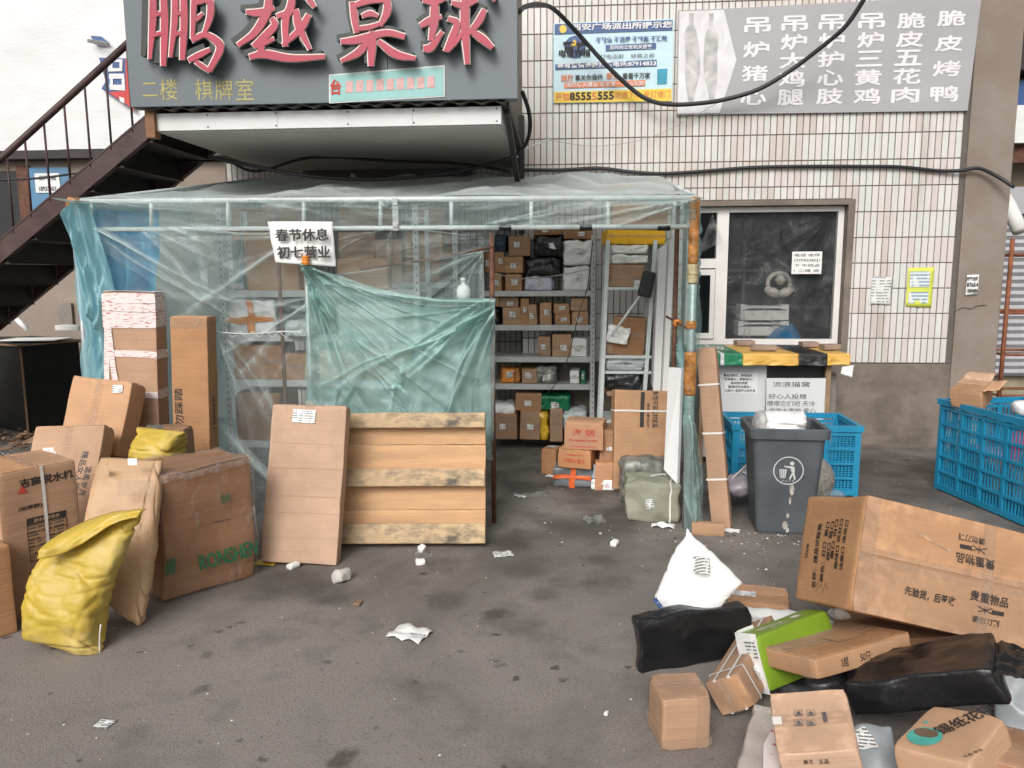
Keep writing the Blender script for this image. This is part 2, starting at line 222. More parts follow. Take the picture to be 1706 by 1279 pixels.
# ------------------------------------------------------------------ mesh helpers
def tag(o, label=None, cat=None, group=None, kind=None):
    for k, v in (('label', label), ('category', cat), ('group', group), ('kind', kind)):
        if v: o[k] = v
    return o
def link(name, me, m, parent=None, smooth=False):
    if m is not None and not me.materials: me.materials.append(m)
    o = bpy.data.objects.new(name, me); col.objects.link(o)
    if parent is not None: o.parent = parent
    if smooth: me.polygons.foreach_set('use_smooth', [True]*len(me.polygons))
    return o
def empty(name, loc=(0, 0, 0), rot=(0, 0, 0), **k):
    o = bpy.data.objects.new(name, None); o.empty_display_size = .1; col.objects.link(o); o.location = loc; o.rotation_euler = rot
    bpy_dirty.append(o); return tag(o, **k)
bpy_dirty = []
class MB:
    def __init__(s): s.v = []; s.f = []
    def add(s, vs, fs):
        n = len(s.v); s.v += [tuple(p) for p in vs]; s.f += [tuple(i+n for i in f) for f in fs]; return s
    def box(s, a, b):
        (x0, y0, z0), (x1, y1, z1) = [min(p, q) for p, q in zip(a, b)], [max(p, q) for p, q in zip(a, b)]
        return s.add([(x0, y0, z0), (x1, y0, z0), (x1, y1, z0), (x0, y1, z0), (x0, y0, z1), (x1, y0, z1), (x1, y1, z1), (x0, y1, z1)],
                     [(3, 2, 1, 0), (4, 5, 6, 7), (0, 1, 5, 4), (1, 2, 6, 5), (2, 3, 7, 6), (3, 0, 4, 7)])
    def obox(s, c, ax, h):       # oriented box: centre, 3 axes, 3 half sizes
        c = V(c); A = [V(a).normalized()*q for a, q in zip(ax, h)]
        vs = [c+A[0]*i+A[1]*j+A[2]*k for k in (-1, 1) for i, j in ((-1, -1), (1, -1), (1, 1), (-1, 1))]
        return s.add(vs, [(3, 2, 1, 0), (4, 5, 6, 7), (0, 1, 5, 4), (1, 2, 6, 5), (2, 3, 7, 6), (3, 0, 4, 7)])
    def beam(s, p, q, w, h, up=(0, 0, 1)):
        p, q = V(p), V(q); d = (q-p); x = d.normalized(); y = V(up).cross(x)
        if y.length < 1e-4: y = V((1, 0, 0)).cross(x)
        y.normalize(); z = x.cross(y); return s.obox((p+q)/2, (x, y, z), (d.length/2, w/2, h/2))
    def tube(s, path, r, n=8, cap=True):
        P = [V(p) for p in path]; rr = r if isinstance(r, (list, tuple)) else [r]*len(P)
        t0 = (P[1]-P[0]).normalized(); a = t0.orthogonal().normalized(); vs = []
        for i, p in enumerate(P):
            t = (P[min(i+1, len(P)-1)]-P[max(i-1, 0)]).normalized(); a = (a-t*a.dot(t)).normalized(); b = t.cross(a)
            vs += [p+(a*math.cos(k*2*math.pi/n)+b*math.sin(k*2*math.pi/n))*rr[i] for k in range(n)]
        fs = [(i*n+k, i*n+(k+1) % n, (i+1)*n+(k+1) % n, (i+1)*n+k) for i in range(len(P)-1) for k in range(n)]
        if cap: fs += [tuple(range(n-1, -1, -1)), tuple((len(P)-1)*n+k for k in range(n))]
        return s.add(vs, fs)
    def poly(s, pts, ext):       # flat polygon extruded by vector ext
        n = len(pts); P = [V(p) for p in pts]; e = V(ext)
        return s.add(P+[p+e for p in P], [tuple(range(n-1, -1, -1)), tuple(range(n, 2*n))]+[(i, (i+1) % n, n+(i+1) % n, n+i) for i in range(n)])
    def build(s, name, m, parent=None, smooth=False, fix=True):
        me = bpy.data.meshes.new(name); me.from_pydata(s.v, [], s.f); me.update()
        if fix:
            bm = bmesh.new(); bm.from_mesh(me); bmesh.ops.recalc_face_normals(bm, faces=bm.faces); bm.to_mesh(me); bm.free()
        return link(name, me, m, parent, smooth)
def smoothpath(pts, k=6):
    P = [V(p) for p in pts]; P = [P[0]*2-P[1]]+P+[P[-1]*2-P[-2]]; out = []
    for i in range(1, len(P)-2):
        for j in range(k):
            t = j/k; a, b, c, d = P[i-1:i+3]
            out.append(.5*((2*b)+(c-a)*t+(2*a-5*b+4*c-d)*t*t+(3*b-a-3*c+d)*t**3))
    return out+[P[-2]]
_tc = {}
def textmesh(s, off=.008):
    k = (s, off)
    if k not in _tc:
        c = bpy.data.curves.new('t', 'FONT'); c.body = s; c.resolution_u = 2; c.offset = off; c.align_x = 'CENTER'; c.align_y = 'CENTER'
        o = bpy.data.objects.new('t', c); me = bpy.data.meshes.new_from_object(o); bpy.data.objects.remove(o); bpy.data.curves.remove(c)
        vs = [v.co.copy() for v in me.vertices]; fs = [tuple(p.vertices) for p in me.polygons]; bpy.data.meshes.remove(me)
        if vs:
            x0, x1 = min(v.x for v in vs), max(v.x for v in vs); y0, y1 = min(v.y for v in vs), max(v.y for v in vs)
            for v in vs: v.x -= (x0+x1)/2; v.y -= (y0+y1)/2
            _tc[k] = (vs, fs, x1-x0, y1-y0)
        else: _tc[k] = ([], [], 1, 1)
    return _tc[k]
# a surface frame: point origin + u,v axes + outward normal; lets us lay decals on any plane, optionally deformed
class Face:
    def __init__(s, o, u, v, n, parent=None, deform=None): s.o, s.u, s.v, s.n, s.parent, s.deform = V(o), V(u), V(v), V(n), parent, deform
    def p(s, a, b, h=.0012):
        q = s.o+s.u*a+s.v*b
        if s.deform: q = s.deform(q)
        return q+s.n*h
    def world(s):
        m = chain(s.parent) if s.parent is not None else Matrix(); return m@s.o, (m.to_3x3()@s.u), (m.to_3x3()@s.v), (m.to_3x3()@s.n)
    def at(s, px, py):
        o, u, v, n = s.world(); d = ray(px, py); t = (o-CAM).dot(n)/d.dot(n); q = CAM+d*t-o; return q.dot(u), q.dot(v)
    def quad(s, a, b, w, h, m, name, rot=0, off=.0014, k=4):
        c, sn = math.cos(rot), math.sin(rot); vs = []; mb = MB()
        for j in range(k+1):
            for i in range(k+1):
                x, y = (i/k-.5)*w, (j/k-.5)*h; vs.append(s.p(a+x*c-y*sn, b+x*sn+y*c, off))
        mb.add(vs, [(j*(k+1)+i, j*(k+1)+i+1, (j+1)*(k+1)+i+1, (j+1)*(k+1)+i) for j in range(k) for i in range(k)])
        return mb.build(name, m, s.parent, fix=False)
    def text(s, t, a, b, size, m, rot=0, off=.002, bold=.012, sx=1.0, name='lettering', fitw=None, fith=None, fat=0):
        vs, fs, tw, th = textmesh(t, bold); c, sn = math.cos(rot), math.sin(rot)
        kx = fitw/tw if fitw else size*sx; ky = fith/th if fith else size
        mb = MB()
        for q, (ox_, oy_) in enumerate(((0, 0), (fat, 0), (-fat, 0), (0, fat*.7), (0, -fat*.7)) if fat else ((0, 0),)):
            mb.add([s.p(a+(v.x*kx+ox_)*c-(v.y*ky+oy_)*sn, b+(v.x*kx+ox_)*sn+(v.y*ky+oy_)*c, off+q*.0002) for v in vs], fs)
        return mb.build(name, m, s.parent, fix=False)
    def strip(s, pts, w, m, name, off=.002):
        mb = MB(); vs = []
        for i, (a, b) in enumerate(pts):
            a0, b0 = pts[max(0, i-1)]; a1, b1 = pts[min(len(pts)-1, i+1)]; d = V((a1-a0, b1-b0)); d.normalize()
            vs += [s.p(a-d.y*w/2, b+d.x*w/2, off), s.p(a+d.y*w/2, b-d.x*w/2, off)]
        mb.add(vs, [(2*i, 2*i+1, 2*i+3, 2*i+2) for i in range(len(pts)-1)]); return mb.build(name, m, s.parent, fix=False)
def chain(o):
    m = Matrix.LocRotScale(o.location, o.rotation_euler, o.scale); return chain(o.parent)@m if o.parent else m
def wallface(Y, parent=None): return Face((0, Y, 0), (1, 0, 0), (0, 0, 1), (0, -1, 0), parent)
# rounded, dented box: the body of cartons and parcels; origin at base centre
class Box:
    def __init__(s, name, loc, rot, dims, m, r=.0045, dent=.004, freq=5, crumple=0, cf=18, seg=8, parent=None, smooth=True, pinch=0, **tg):
        s.w, s.d, s.h = dims; H = V((s.w/2, s.d/2, s.h/2)); seed = V((random.random()*50, random.random()*50, random.random()*50)); r = min(r, min(H)*.6)
        crush = [] if crumple or min(dims) < .05 else [(V((random.choice((-1, 1))*H.x, random.choice((-1, 1))*H.y, random.choice((0, 1, 1))*2*H.z)), random.uniform(.004, .012)*min(1, min(dims)/.2), random.uniform(.015, .035)) for _ in range(4)]
        def deform(p):
            q = p+seed; o = p.copy()
            for cc_, ck, cw in crush:
                dd_ = (p-cc_).length
                if dd_ < cw*3: o += (V((0, 0, H.z))-cc_).normalized()*ck*math.exp(-(dd_/cw)**2)
            o += V((N.noise(q*freq), N.noise(q*freq+V((9, 3, 1))), N.noise(q*freq+V((2, 7, 5)))))*dent
            if crumple:
                nz = N.turbulence_vector(q*cf, 3, False); e = min(1, max(0, (p.z)/.02)); o += V((nz.x, nz.y, nz.z*e))*crumple
            if pinch:
                k = (p.x/H.x)**2; o.z = s.h/2+(o.z-s.h/2)*(1-pinch*k); o.y *= 1-pinch*.4*k
            return o
        s.deform = deform
        def ax(h):
            n = max(2, min(seg, int(h*2/.05)+2)) if not crumple else seg
            return [-h, -h+r*.35, -h+r]+([-h+r+.02] if h > .06 else [])+[-h+r+(2*h-2*r)*i/n for i in range(1, n) if h <= .06 or abs(-h+r+(2*h-2*r)*i/n) < h-r-.025]+([h-r-.02] if h > .06 else [])+[h-r, h-r*.35, h]
        A = [ax(H.x), ax(H.y), ax(H.z)]; vid = {}; vs = []; fs = []
        def vert(p):
            k = (round(p[0], 6), round(p[1], 6), round(p[2], 6))
            if k not in vid:
                q = V([max(-H[i]+r, min(H[i]-r, p[i])) for i in range(3)]); dd = V(p)-q
                if dd.length > 1e-9:
                    mx = max(abs(x) for x in dd); dd = dd.normalized()*r if mx >= r*.99 else dd
                z = q+dd; z.z += H.z; vid[k] = len(vs); vs.append(deform(z))
            return vid[k]
        for a in range(3):
            b, c = (a+1) % 3, (a+2) % 3
            for sg in (-1, 1):
                for i in range(len(A[b])-1):
                    for j in range(len(A[c])-1):
                        qd = []
                        for ii, jj in ((i, j), (i+1, j), (i+1, j+1), (i, j+1)):
                            p = [0, 0, 0]; p[a] = sg*H[a]; p[b] = A[b][ii]; p[c] = A[c][jj]; qd.append(vert(p))
                        fs.append(tuple(qd if sg > 0 else qd[::-1]))
        me = bpy.data.meshes.new(name); me.from_pydata([tuple(v) for v in vs], [], fs); me.update()
        s.o = link(name, me, m, parent, smooth)
        if not crumple: me.set_sharp_from_angle(angle=R(24))
        s.o.location = loc; s.o.rotation_euler = [R(a) for a in rot]; tag(s.o, **tg)
        X, Y_, Z = V((1, 0, 0)), V((0, 1, 0)), V((0, 0, 1)); c = V((0, 0, s.h/2)); P = s.o
        s.front = Face(c-Y_*H.y, X, Z, -Y_, P, deform); s.back = Face(c+Y_*H.y, -X, Z, Y_, P, deform)
        s.left = Face(c-X*H.x, -Y_, Z, -X, P, deform); s.right = Face(c+X*H.x, Y_, Z, X, P, deform)
        s.top = Face(c+Z*H.z, X, Y_, Z, P, deform); s.bottom = Face(c-Z*H.z, X, -Y_, -Z, P, deform)
    def size(s, f): return {'front': (s.w, s.h), 'back': (s.w, s.h), 'left': (s.d, s.h), 'right': (s.d, s.h), 'top': (s.w, s.d)}[f]
    def flaps(s, f='top', along='u', m=None, gap=.004, tape=True, tm=None, tw=.05):
        F_ = getattr(s, f); a, b = s.size(f); m = m or s.o.data.materials[0]
        for sg in (-1, 1):
            if along == 'u': c, wd, hd = (0, sg*(b/4+gap/2)), a-.008, b/2-gap-.004
            else: c, wd, hd = (sg*(a/4+gap/2), 0), a/2-gap-.004, b-.008
            k = 5; mb = MB(); vs = []
            for hh in (.0005, .0045):
                for j in range(k+1):
                    for i in range(k+1): vs.append(F_.p(c[0]+(i/k-.5)*wd, c[1]+(j/k-.5)*hd, hh))
            n = (k+1)**2
            fs = [(n+j*(k+1)+i, n+j*(k+1)+i+1, n+(j+1)*(k+1)+i+1, n+(j+1)*(k+1)+i) for j in range(k) for i in range(k)]
            ring = [i for i in range(k+1)]+[j*(k+1)+k for j in range(1, k+1)]+[k*(k+1)+i for i in range(k-1, -1, -1)]+[j*(k+1) for j in range(k-1, 0, -1)]
            fs += [(ring[i], ring[(i+1) % len(ring)], n+ring[(i+1) % len(ring)], n+ring[i]) for i in range(len(ring))]
            mb.add(vs, fs).build('flap', m, s.o)
        if tape:
            F_.quad(0, 0, *((a*.998, tw) if along == 'u' else (tw, b*.998)), tm or TAPEC, 'tape_strip', off=.0055, k=6)
        return s
    def label(s, f, a, b, w=.08, h=.06, rot=0): getattr(s, f).quad(a, b, w, h, LABEL, 'shipping_label', rot, .006); return s
    def strap(s, axis, pos, m=None, w=.012, th=.002):
        m = m or TAPEW; H = (s.w/2, s.d/2); e = .004; mb = MB(); pts = []
        if axis == 'x': loop = [(pos, -H[1]-e, -e*.2), (pos, -H[1]-e, s.h+e), (pos, H[1]+e, s.h+e), (pos, H[1]+e, -e*.2)]; dv = V((1, 0, 0))
        elif axis == 'y': loop = [(-H[0]-e, pos, -e*.2), (-H[0]-e, pos, s.h+e), (H[0]+e, pos, s.h+e), (H[0]+e, pos, -e*.2)]; dv = V((0, 1, 0))
        else: loop = [(-H[0]-e, -H[1]-e, pos), (H[0]+e, -H[1]-e, pos), (H[0]+e, H[1]+e, pos), (-H[0]-e, H[1]+e, pos)]; dv = V((0, 0, 1))
        L = [V(p) for p in loop]; fine = []
        for i in range(4):
            for j in range(6): fine.append(L[i].lerp(L[(i+1) % 4], j/6))
        n = len(fine); vs = [s.deform(p)+dv*w*sg/2 for p in fine for sg in (-1, 1)]
        mb.add(vs, [(2*i, 2*((i+1) % n), 2*((i+1) % n)+1, 2*i+1) for i in range(n)]).build('strap', m, s.o, fix=False); return s
def carton(name, loc, rot, dims, label, m=None, cat='carton', group=None, **k):
    k.setdefault('dent', .005); return Box(name, loc, rot, dims, m or CARD, parent=None, label=label, cat=cat, group=group, **k)
def parcel(name, loc, rot, dims, label, m, cat='parcel', group=None, r=.02, crumple=.012, cf=12, seg=14, **k):
    return Box(name, loc, rot, dims, m, r=r, dent=.01, crumple=crumple, cf=cf, seg=seg, label=label, cat=cat, group=group, **k)
# soft bag from pixel silhouette rings: each (pxL,pyL, pxR,pyR, Y, thickness)
def bag(name, rings, m, n=28, amp=.012, freq=7, sq=.6, smooth=True, parent=None, sub=3, seed=0, zmin=.0, lin=False, fold=.25, ncr=0, cra=.02, crw=.02, cran=(-1.2, 1.2), **tg):
    L = []
    for (xl, yl, xr, yr, Y, th) in rings: L.append((W(xl, yl, Y), W(xr, yr, Y), th))
    ctr = [(a+b)/2 for a, b, t in L]; full = []
    def lp(P, k): P = [V(p) for p in P]; return [P[i].lerp(P[i+1], j/k) for i in range(len(P)-1) for j in range(k)]+[P[-1]]
    spf = lp if lin else smoothpath
    pa, pb = spf([a for a, b, t in L], sub), spf([b for a, b, t in L], sub); pt = smoothpath([(t, 0, 0) for a, b, t in L], sub)
    o = sum(ctr, V())/len(ctr); o.z = max(zmin, min(min(p.z for p in pa), min(p.z for p in pb))); vs = []
    CR = []
    rnd = random.Random(seed+11)
    for k in range(ncr):
        i = rnd.randrange(len(pa)); cp = pa[i].lerp(pb[i], rnd.random())+V((0, -pt[i].x/2*rnd.random(), 0)); an = rnd.uniform(*cran); CR.append((cp, V((math.sin(an), rnd.uniform(-.3, .3), math.cos(an))).normalized(), crw*rnd.uniform(.4, 1.4), cra*rnd.uniform(.3, 1.2), rnd.uniform(.12, .4)))
    for a, b, t in zip(pa, pb, pt):
        c = (a+b)/2; u = (b-a)/2; nv = V((0, -1, 0)); nv = (nv-u*(nv.dot(u)/max(1e-9, u.length_squared))).normalized()
        for k in range(n):
            th = 2*math.pi*k/n; cx, sy = math.cos(th), math.sin(th)
            cx = math.copysign(abs(cx)**sq, cx); sy = math.copysign(abs(sy)**.8, sy)
            p = c+u*cx+nv*(sy*t.x/2)
            q = p*freq+V((seed*7.1, seed*3.3, 0)); nz = N.turbulence_vector(q, 3, False)
            fold = math.sin((p-o).dot(V((.5, .2, 1)))*60+N.noise(p*9)*5)*fold
            p = p+nz*amp+nv*(math.copysign(1, sy)*fold*amp)
            rad = (p-c); rl_ = rad.length
            if rl_ > 1e-5 and CR:
                dd = 0
                for (cp, cn, w_, A_, L_) in CR:
                    e_ = p-cp; ds = e_.dot(cn)
                    if abs(ds) < w_*3 and e_.length < L_: dd += A_*(math.exp(-(ds/w_)**2) if ds > 0 else math.exp(-(ds/(w_*.4))**2))*(1-e_.length/L_)
                p = p-rad/rl_*min(dd, rl_*.5)
            p.z = max(zmin+.002, p.z); vs.append(p-o)
    R_ = len(pa); fs = [(i*n+k, i*n+(k+1) % n, (i+1)*n+(k+1) % n, (i+1)*n+k) for i in range(R_-1) for k in range(n)]
    fs += [tuple(range(n-1, -1, -1)), tuple((R_-1)*n+k for k in range(n))]
    ob = MB().add(vs, fs).build(name, m, parent, smooth); ob.location = o; tag(ob, **tg); return ob
# thin sheet: P(u,v) grid
def sheet(name, P, nu, nv, m, parent=None, smooth=True, thick=0, **tg):
    vs = [P(i/nu, j/nv) for j in range(nv+1) for i in range(nu+1)]
    fs = [(j*(nu+1)+i, j*(nu+1)+i+1, (j+1)*(nu+1)+i+1, (j+1)*(nu+1)+i) for j in range(nv) for i in range(nu)]
    o = MB().add(vs, fs).build(name, m, parent, smooth, fix=False)
    if thick: md = o.modifiers.new('thick', 'SOLIDIFY'); md.thickness = thick
    tag(o, **tg); return o
def ridge(x): return (1-abs(math.sin(x)))**2
def rays(u, v, anchors, asp=1.0):
    d = 0
    for (au, av, n, amp, ln, ph) in anchors:
        du, dv = (u-au)*asp, v-av; r = math.hypot(du, dv)
        if r < 1e-4: continue
        d += amp*ridge(math.atan2(dv, du)*n+ph+N.noise(V((r*2.5, ph, n)))*1.3)*math.exp(-r/ln)*min(1, r/.06)
    return d
import numpy as np
def creases(nu, nv, anchors, asp, seed, billow=.03, bf=(3, 3)):
    rs = np.random.RandomState(seed); U, Vv = np.meshgrid(np.linspace(0, 1, nu+1)*asp, np.linspace(0, 1, nv+1)); D = np.zeros_like(U); I = np.zeros_like(U)
    for (u, v, n, a0, a1, ln, amp, wd) in anchors:
        for k in range(n):
            a = math.radians(a0+(a1-a0)*rs.rand()); L = ln*(.35+.9*rs.rand()); w_ = wd*(.4+1.3*rs.rand()); dx, dy = math.cos(a), math.sin(a); A = amp*(.3+rs.rand())*(1 if rs.rand() < .75 else -.6)
            px, py = U-u*asp-.012*rs.randn(), Vv-v-.012*rs.randn(); t = px*dx+py*dy; d = -px*dy+py*dx+.02*np.sin(t*7+rs.rand()*6)*rs.rand()
            tt = np.clip(t/L, 0, 1); ww = w_*(.35+.9*tt); prof = np.where(d > 0, np.exp(-(d/ww)**2), np.exp(-(d/(ww*.35))**2))*np.where((t > 0), (1-tt)**.6, np.exp(-(t/.02)**2))
            D += A*prof*np.clip(t/.05, .15, 1); I += np.exp(-(d/(ww*.45+.003))**2)*np.where(t > 0, (1-tt)**.8, np.exp(-(t/.02)**2))*rs.rand()*abs(A)/amp
    if billow:
        for j in range(nv+1):
            for i in range(nu+1): D[j, i] += billow*N.noise(V((i/nu*bf[0], j/nv*bf[1], seed*3.7)))+billow*.4*N.noise(V((i/nu*bf[0]*3, j/nv*bf[1]*3, seed*1.7)))
    return D, np.clip(I, 0, 1)
def bil(a, b, c, d): return lambda u, v: (a*(1-u)+b*u)*(1-v)+(d*(1-u)+c*u)*v
# ================================================================== SETTING
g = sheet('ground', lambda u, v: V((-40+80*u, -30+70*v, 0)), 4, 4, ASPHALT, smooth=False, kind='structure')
# ---- tiled building
WY = 6.95
bld = empty('tiled_building', (0, WY, 0), label='building clad in long white upright tiles with brown concrete plinth and corner pillar', cat='building')
def part(mb, name, m, parent=bld, off=(0, WY, 0), smooth=False):
    mb.v = [(x-off[0], y-off[1], z-off[2]) for x, y, z in mb.v]; return mb.build(name, m, parent, smooth)
WX0, WX1, WZ0, WZ1 = 1.0, 2.405, .90, 2.165
mb = MB()
mb.box((-.45, WY+.006, TZ0), (WX0, WY+.35, 4.9)).box((WX1, WY+.006, TZ0), (3.31, WY+.35, 4.9)).box((WX0, WY+.006, WZ1), (WX1, WY+.35, 4.9)).box((-3.4, WY+.01, 2.62), (-.45, WY+.35, 4.9))
part(mb, 'wall', GROUT)
mb = MB().box((-3.4, 7.506, 0), (-.30, 7.8, 2.64)).box((-.449, WY+.36, 0), (-.30, 7.5, 2.64)); part(mb, 'recess_wall', GROUT)
# plinth with rough broken lower zone
def plinth(x0, x1):
    def P(u, v):
        x = x0+(x1-x0)*u; z = .748*v; q = V((x*3, 0, z*5)); k = max(0, 1-v*1.6)
        return V((x, WY-.004-.02*k*abs(N.noise(q*1.7))-.02*abs(N.noise(q*4))*k-.004*N.noise(V((x*9, 0, z*14))), z))
    o = sheet('plinth', lambda u, v: P(u, v)-V((0, WY, 0)), 90, 40, CONC, bld); return o
plinth(-.45, 3.30)
part(MB().box((-.45, WY+.012, 0), (3.3, WY+.34, .74)), 'plinth_core', CONC)
# tiles: the 300 that show largest are parts, the rest one field
def tileverts(w, h, t=.006, b=.003): return ([(0, 0, 0), (w, 0, 0), (w, 0, h), (0, 0, h), (b, -t, b), (w-b, -t, b), (w-b, -t, h-b), (b, -t, h-b)], [(0, 1, 5, 4), (1, 2, 6, 5), (2, 3, 7, 6), (3, 0, 4, 7), (4, 5, 6, 7)])
tw, thh = TPX-.0055, TPZ-.007
cells = []; cuts = []
for i in range(int(3.75/TPX)+1):
    for j in range(19):
        x = TX0+i*TPX+.0035; z = TZ0+j*TPZ+.0045
        if x+tw > 3.3: continue
        if WX0-.03 < x+tw/2 < WX1+.005 and WZ0-.1 < z+thh/2 and z < WZ1-.02 and z+thh > WZ0:
            if z+thh > WZ1+.03: cuts.append((x, WZ1+.004, z+thh-WZ1-.004))
            continue
        cells.append((x, z))
def shown(x, z):
    if .80 < x < 3.30 and z > 2.80: return False
    if -.2 < x < .86 and z > 2.93: return False
    return x > .85
cells.sort(key=lambda c: (not shown(*c), (V((c[0], WY, c[1]))-CAM).length))
tme = bpy.data.meshes.new('tile'); tv, tf = tileverts(tw, thh); tme.from_pydata(tv, [], tf); tme.update(); tme.materials.append(TILE)
for n, (x, z) in enumerate(cells[:300]):
    o = link('tile', tme, TILE, bld); o.location = (x, .006-random.random()*.0015, z); o.rotation_euler = (random.uniform(-.006, .006), random.uniform(-.004, .004), random.uniform(-.012, .012))
mb = MB()
for (x, z, h_) in cuts:
    cv, cf_ = tileverts(tw, h_); mb.add([(a+x, b+WY+.0055, c+z) for a, b, c in cv], cf_)
for (x, z) in cells[300:]: mb.add([(a+x, b+WY+.0055, c+z) for a, b, c in tv], tf)
for i in range(int(2.93/TPX)):
    for j in range(12): mb.add([(a-3.38+i*TPX, b+7.5055, c+.02+j*TPZ) for a, b, c in tv], tf)
o = part(mb, 'tile_field', TILE); o['kind'] = 'stuff'
# render edge round the window
mb = MB().box((WX1-.045, WY-.002, WZ0-.16), (WX1+.012, WY+.3, WZ1-.045)).box((WX0, WY-.003, WZ1-.045), (WX1+.012, WY+.3, WZ1)).box((WX0, WY-.001, TZ0), (WX1-.046, WY+.3, WZ0)); part(mb, 'window_surround', CONC)
# corner pillar
def pillar_P(f):
    def P(u, v):
        z = 5*v
        if f == 0: p = V((3.302+.365*u, WY-.012, z))
        else: p = V((3.667, WY-.012+1.5*u, z))
        nz = N.noise(p*2.2)*.008+N.noise(p*9)*.002; return p+(V((0, nz, 0)) if f == 0 else V((nz, 0, 0)))-V((0, WY, 0))
    return P
sheet('corner_pillar', pillar_P(0), 14, 90, PLASTER, bld); sheet('corner_pillar_side', pillar_P(1), 20, 60, PLASTER, bld)
part(MB().box((3.303, WY-.002, 0), (3.31, WY+.3, 5)), 'pillar_edge', PLASTER)
mb = MB().tube(smoothpath([W(x, y, WY-.018) for x, y in ((1590, 519), (1603, 512), (1618, 514), (1628, 509), (1643, 508))], 4), .0035, 5); part(mb, 'crack', GROUT)
# window
wf = empty('window', (0, .10, 0)); wf.parent = bld
def wpart(mb, name, m): mb.v = [(x, y-WY-.10, z) for x, y, z in mb.v]; return mb.build(name, m, wf)
y0 = WY+.08
X_ = lambda px, py=450: W(px, py, y0).x
Zp = lambda py, px=1300: W(px, py, y0).z
wl, wr, wt, wb = 1.005, WX1-.05, WZ1-.05, WZ0+.005
m1, m2 = X_(1196), X_(1206)
mb = MB().box((wl, y0, wt-.045), (wr, y0+.06, wt)).box((wl, y0, wb), (wr, y0+.06, wb+.05)).box((wr-.05, y0-.001, wb), (wr, y0+.061, wt)).box((wl-.001, y0-.001, wb), (wl+.05, y0+.061, wt)).box((m1-.02, y0-.004, wb+.002), (m2+.03, y0+.064, wt-.002)).box((wl+.05, y0-.002, Zp(446)), (m1-.02, y0+.05, Zp(430)))
wpart(mb, 'window_frame', PVC)
mb = MB(); a, b, c, d = wl+.055, m1-.026, wb+.055, Zp(448)
mb.box((a, y0-.02, c), (b, y0-.003, c+.05)).box((a, y0-.02, d-.05), (b, y0-.003, d)).box((a, y0-.021, c+.001), (a+.04, y0-.004, d-.001)).box((b-.04, y0-.021, c+.001), (b, y0-.004, d-.001)); wpart(mb, 'sash', PVC)
GLASS, t_, b_ = nodes('window_glass'); b_.inputs['Roughness'].default_value = .05; b_.inputs['Base Color'].default_value = (.02, .025, .03, 1)
tp = nn(t_, 'ShaderNodeBsdfTransparent'); mx = nn(t_, 'ShaderNodeMixShader'); mx.inputs[0].default_value = .16; t_.links.new(tp.outputs[0], mx.inputs[1]); t_.links.new(b_.outputs[0], mx.inputs[2]); t_.links.new(mx.outputs[0], t_.nodes['Material Output'].inputs[0])
wpart(MB().box((m2+.03, y0+.02, wb+.05), (wr-.05, y0+.026, wt-.045)), 'pane', GLASS); wpart(MB().box((a+.04, y0-.014, c+.05), (b-.04, y0-.009, d-.05)), 'pane', GLASS); wpart(MB().box((wl+.05, y0+.02, Zp(429)), (m1-.021, y0+.026, wt-.046)), 'pane', GLASS)
def wfilm(u, v):
    x = m2+.035+(wr-.055-m2-.035)*u; z = wb+.055+(wt-wb-.11)*v
    d = .012*N.turbulence(V((x*5, 3, z*5)), 3, False)+rays(u, v, [(1, 1, 14, .03, .5, 0), (.05, .65, 11, .02, .3, 2), (1, .05, 9, .02, .4, 1)], 1.1)
    return V((x, y0+.035+.03-d-WY-.10, z))
sheet('film_cover', wfilm, 120, 100, WINFILM, wf)
tf3 = [W(1187, 357, y0-.03), W(1205, 400, y0-.045), W(1160, 425, y0-.03)]
sheet('torn_film', lambda u, v: (tf3[0]*(1-v)+(tf3[2]*(1-u)+tf3[1]*u)*v)+V((0, -WY-.10-.012*N.noise(V((u*6, v*6, 2))), 0)), 14, 14, CLEARBAG, wf)
mb = MB(); mb.box((wl, y0+.1, wb-.3), (wr+.4, y0+1.5, wb-.28)).box((wl-.2, y0+1.5, wb-.3), (wr+.4, y0+1.52, wt+.4)).box((wl-.22, y0+.28, wb-.3), (wl-.2, y0+1.5, wt+.4)).box((wr+.4, y0+.28, wb-.3), (wr+.42, y0+1.5, wt+.4)).box((wl-.2, y0+.28, wt+.4), (wr+.4, y0+1.5, wt+.42)); wpart(mb, 'room_interior', DARKIN)
mb = MB().box((wl+.4, y0+.5, wb-.25), (wl+.42, y0+1.4, 2.1)).box((wl+.42, y0+.55, 1.2), (wr+.1, y0+.6, 1.23)).box((wl+.42, y0+.55, 1.55), (wr+.1, y0+.6, 1.58)).box((wl+.62, y0+.56, 1.0), (wl+.65, y0+.61, 2.1)); wpart(mb, 'inner_shelf', pmat('dark_shelf', (.07, .07, .075), .5))
# things behind the glass
def foam_box(name, r, z0, z1, label):
    (x0, x1) = r; o = empty(name, ((x0+x1)/2, y0+.185, z0), label=label, cat='foam box', group='foam boxes behind the window')
    w2 = (x1-x0)/2; mb = MB(); h = z1-z0
    mb.box((-w2, -.1, 0), (w2, .1, h*.62)); mb.build('body', FOAM, o); MB().poly([(-w2, -.1, h*.62), (-w2*.6, -.1, h*.55+.03), (w2*.6, -.1, h*.55+.03), (w2, -.1, h*.62), (w2, -.1, h), (w2*.75, -.1, h), (w2*.62, -.1, h*.9), (-w2*.62, -.1, h*.9), (-w2*.75, -.1, h), (-w2, -.1, h)], (0, .2, 0)).build('rim', FOAM, o)
foam_box('foam_box', (X_(1237), X_(1323)), Zp(560), Zp(536), 'white foam box behind the window, lower of two stacked')
foam_box('foam_box', (X_(1240), X_(1322)), Zp(534), Zp(508), 'white foam box behind the window, on top of another')
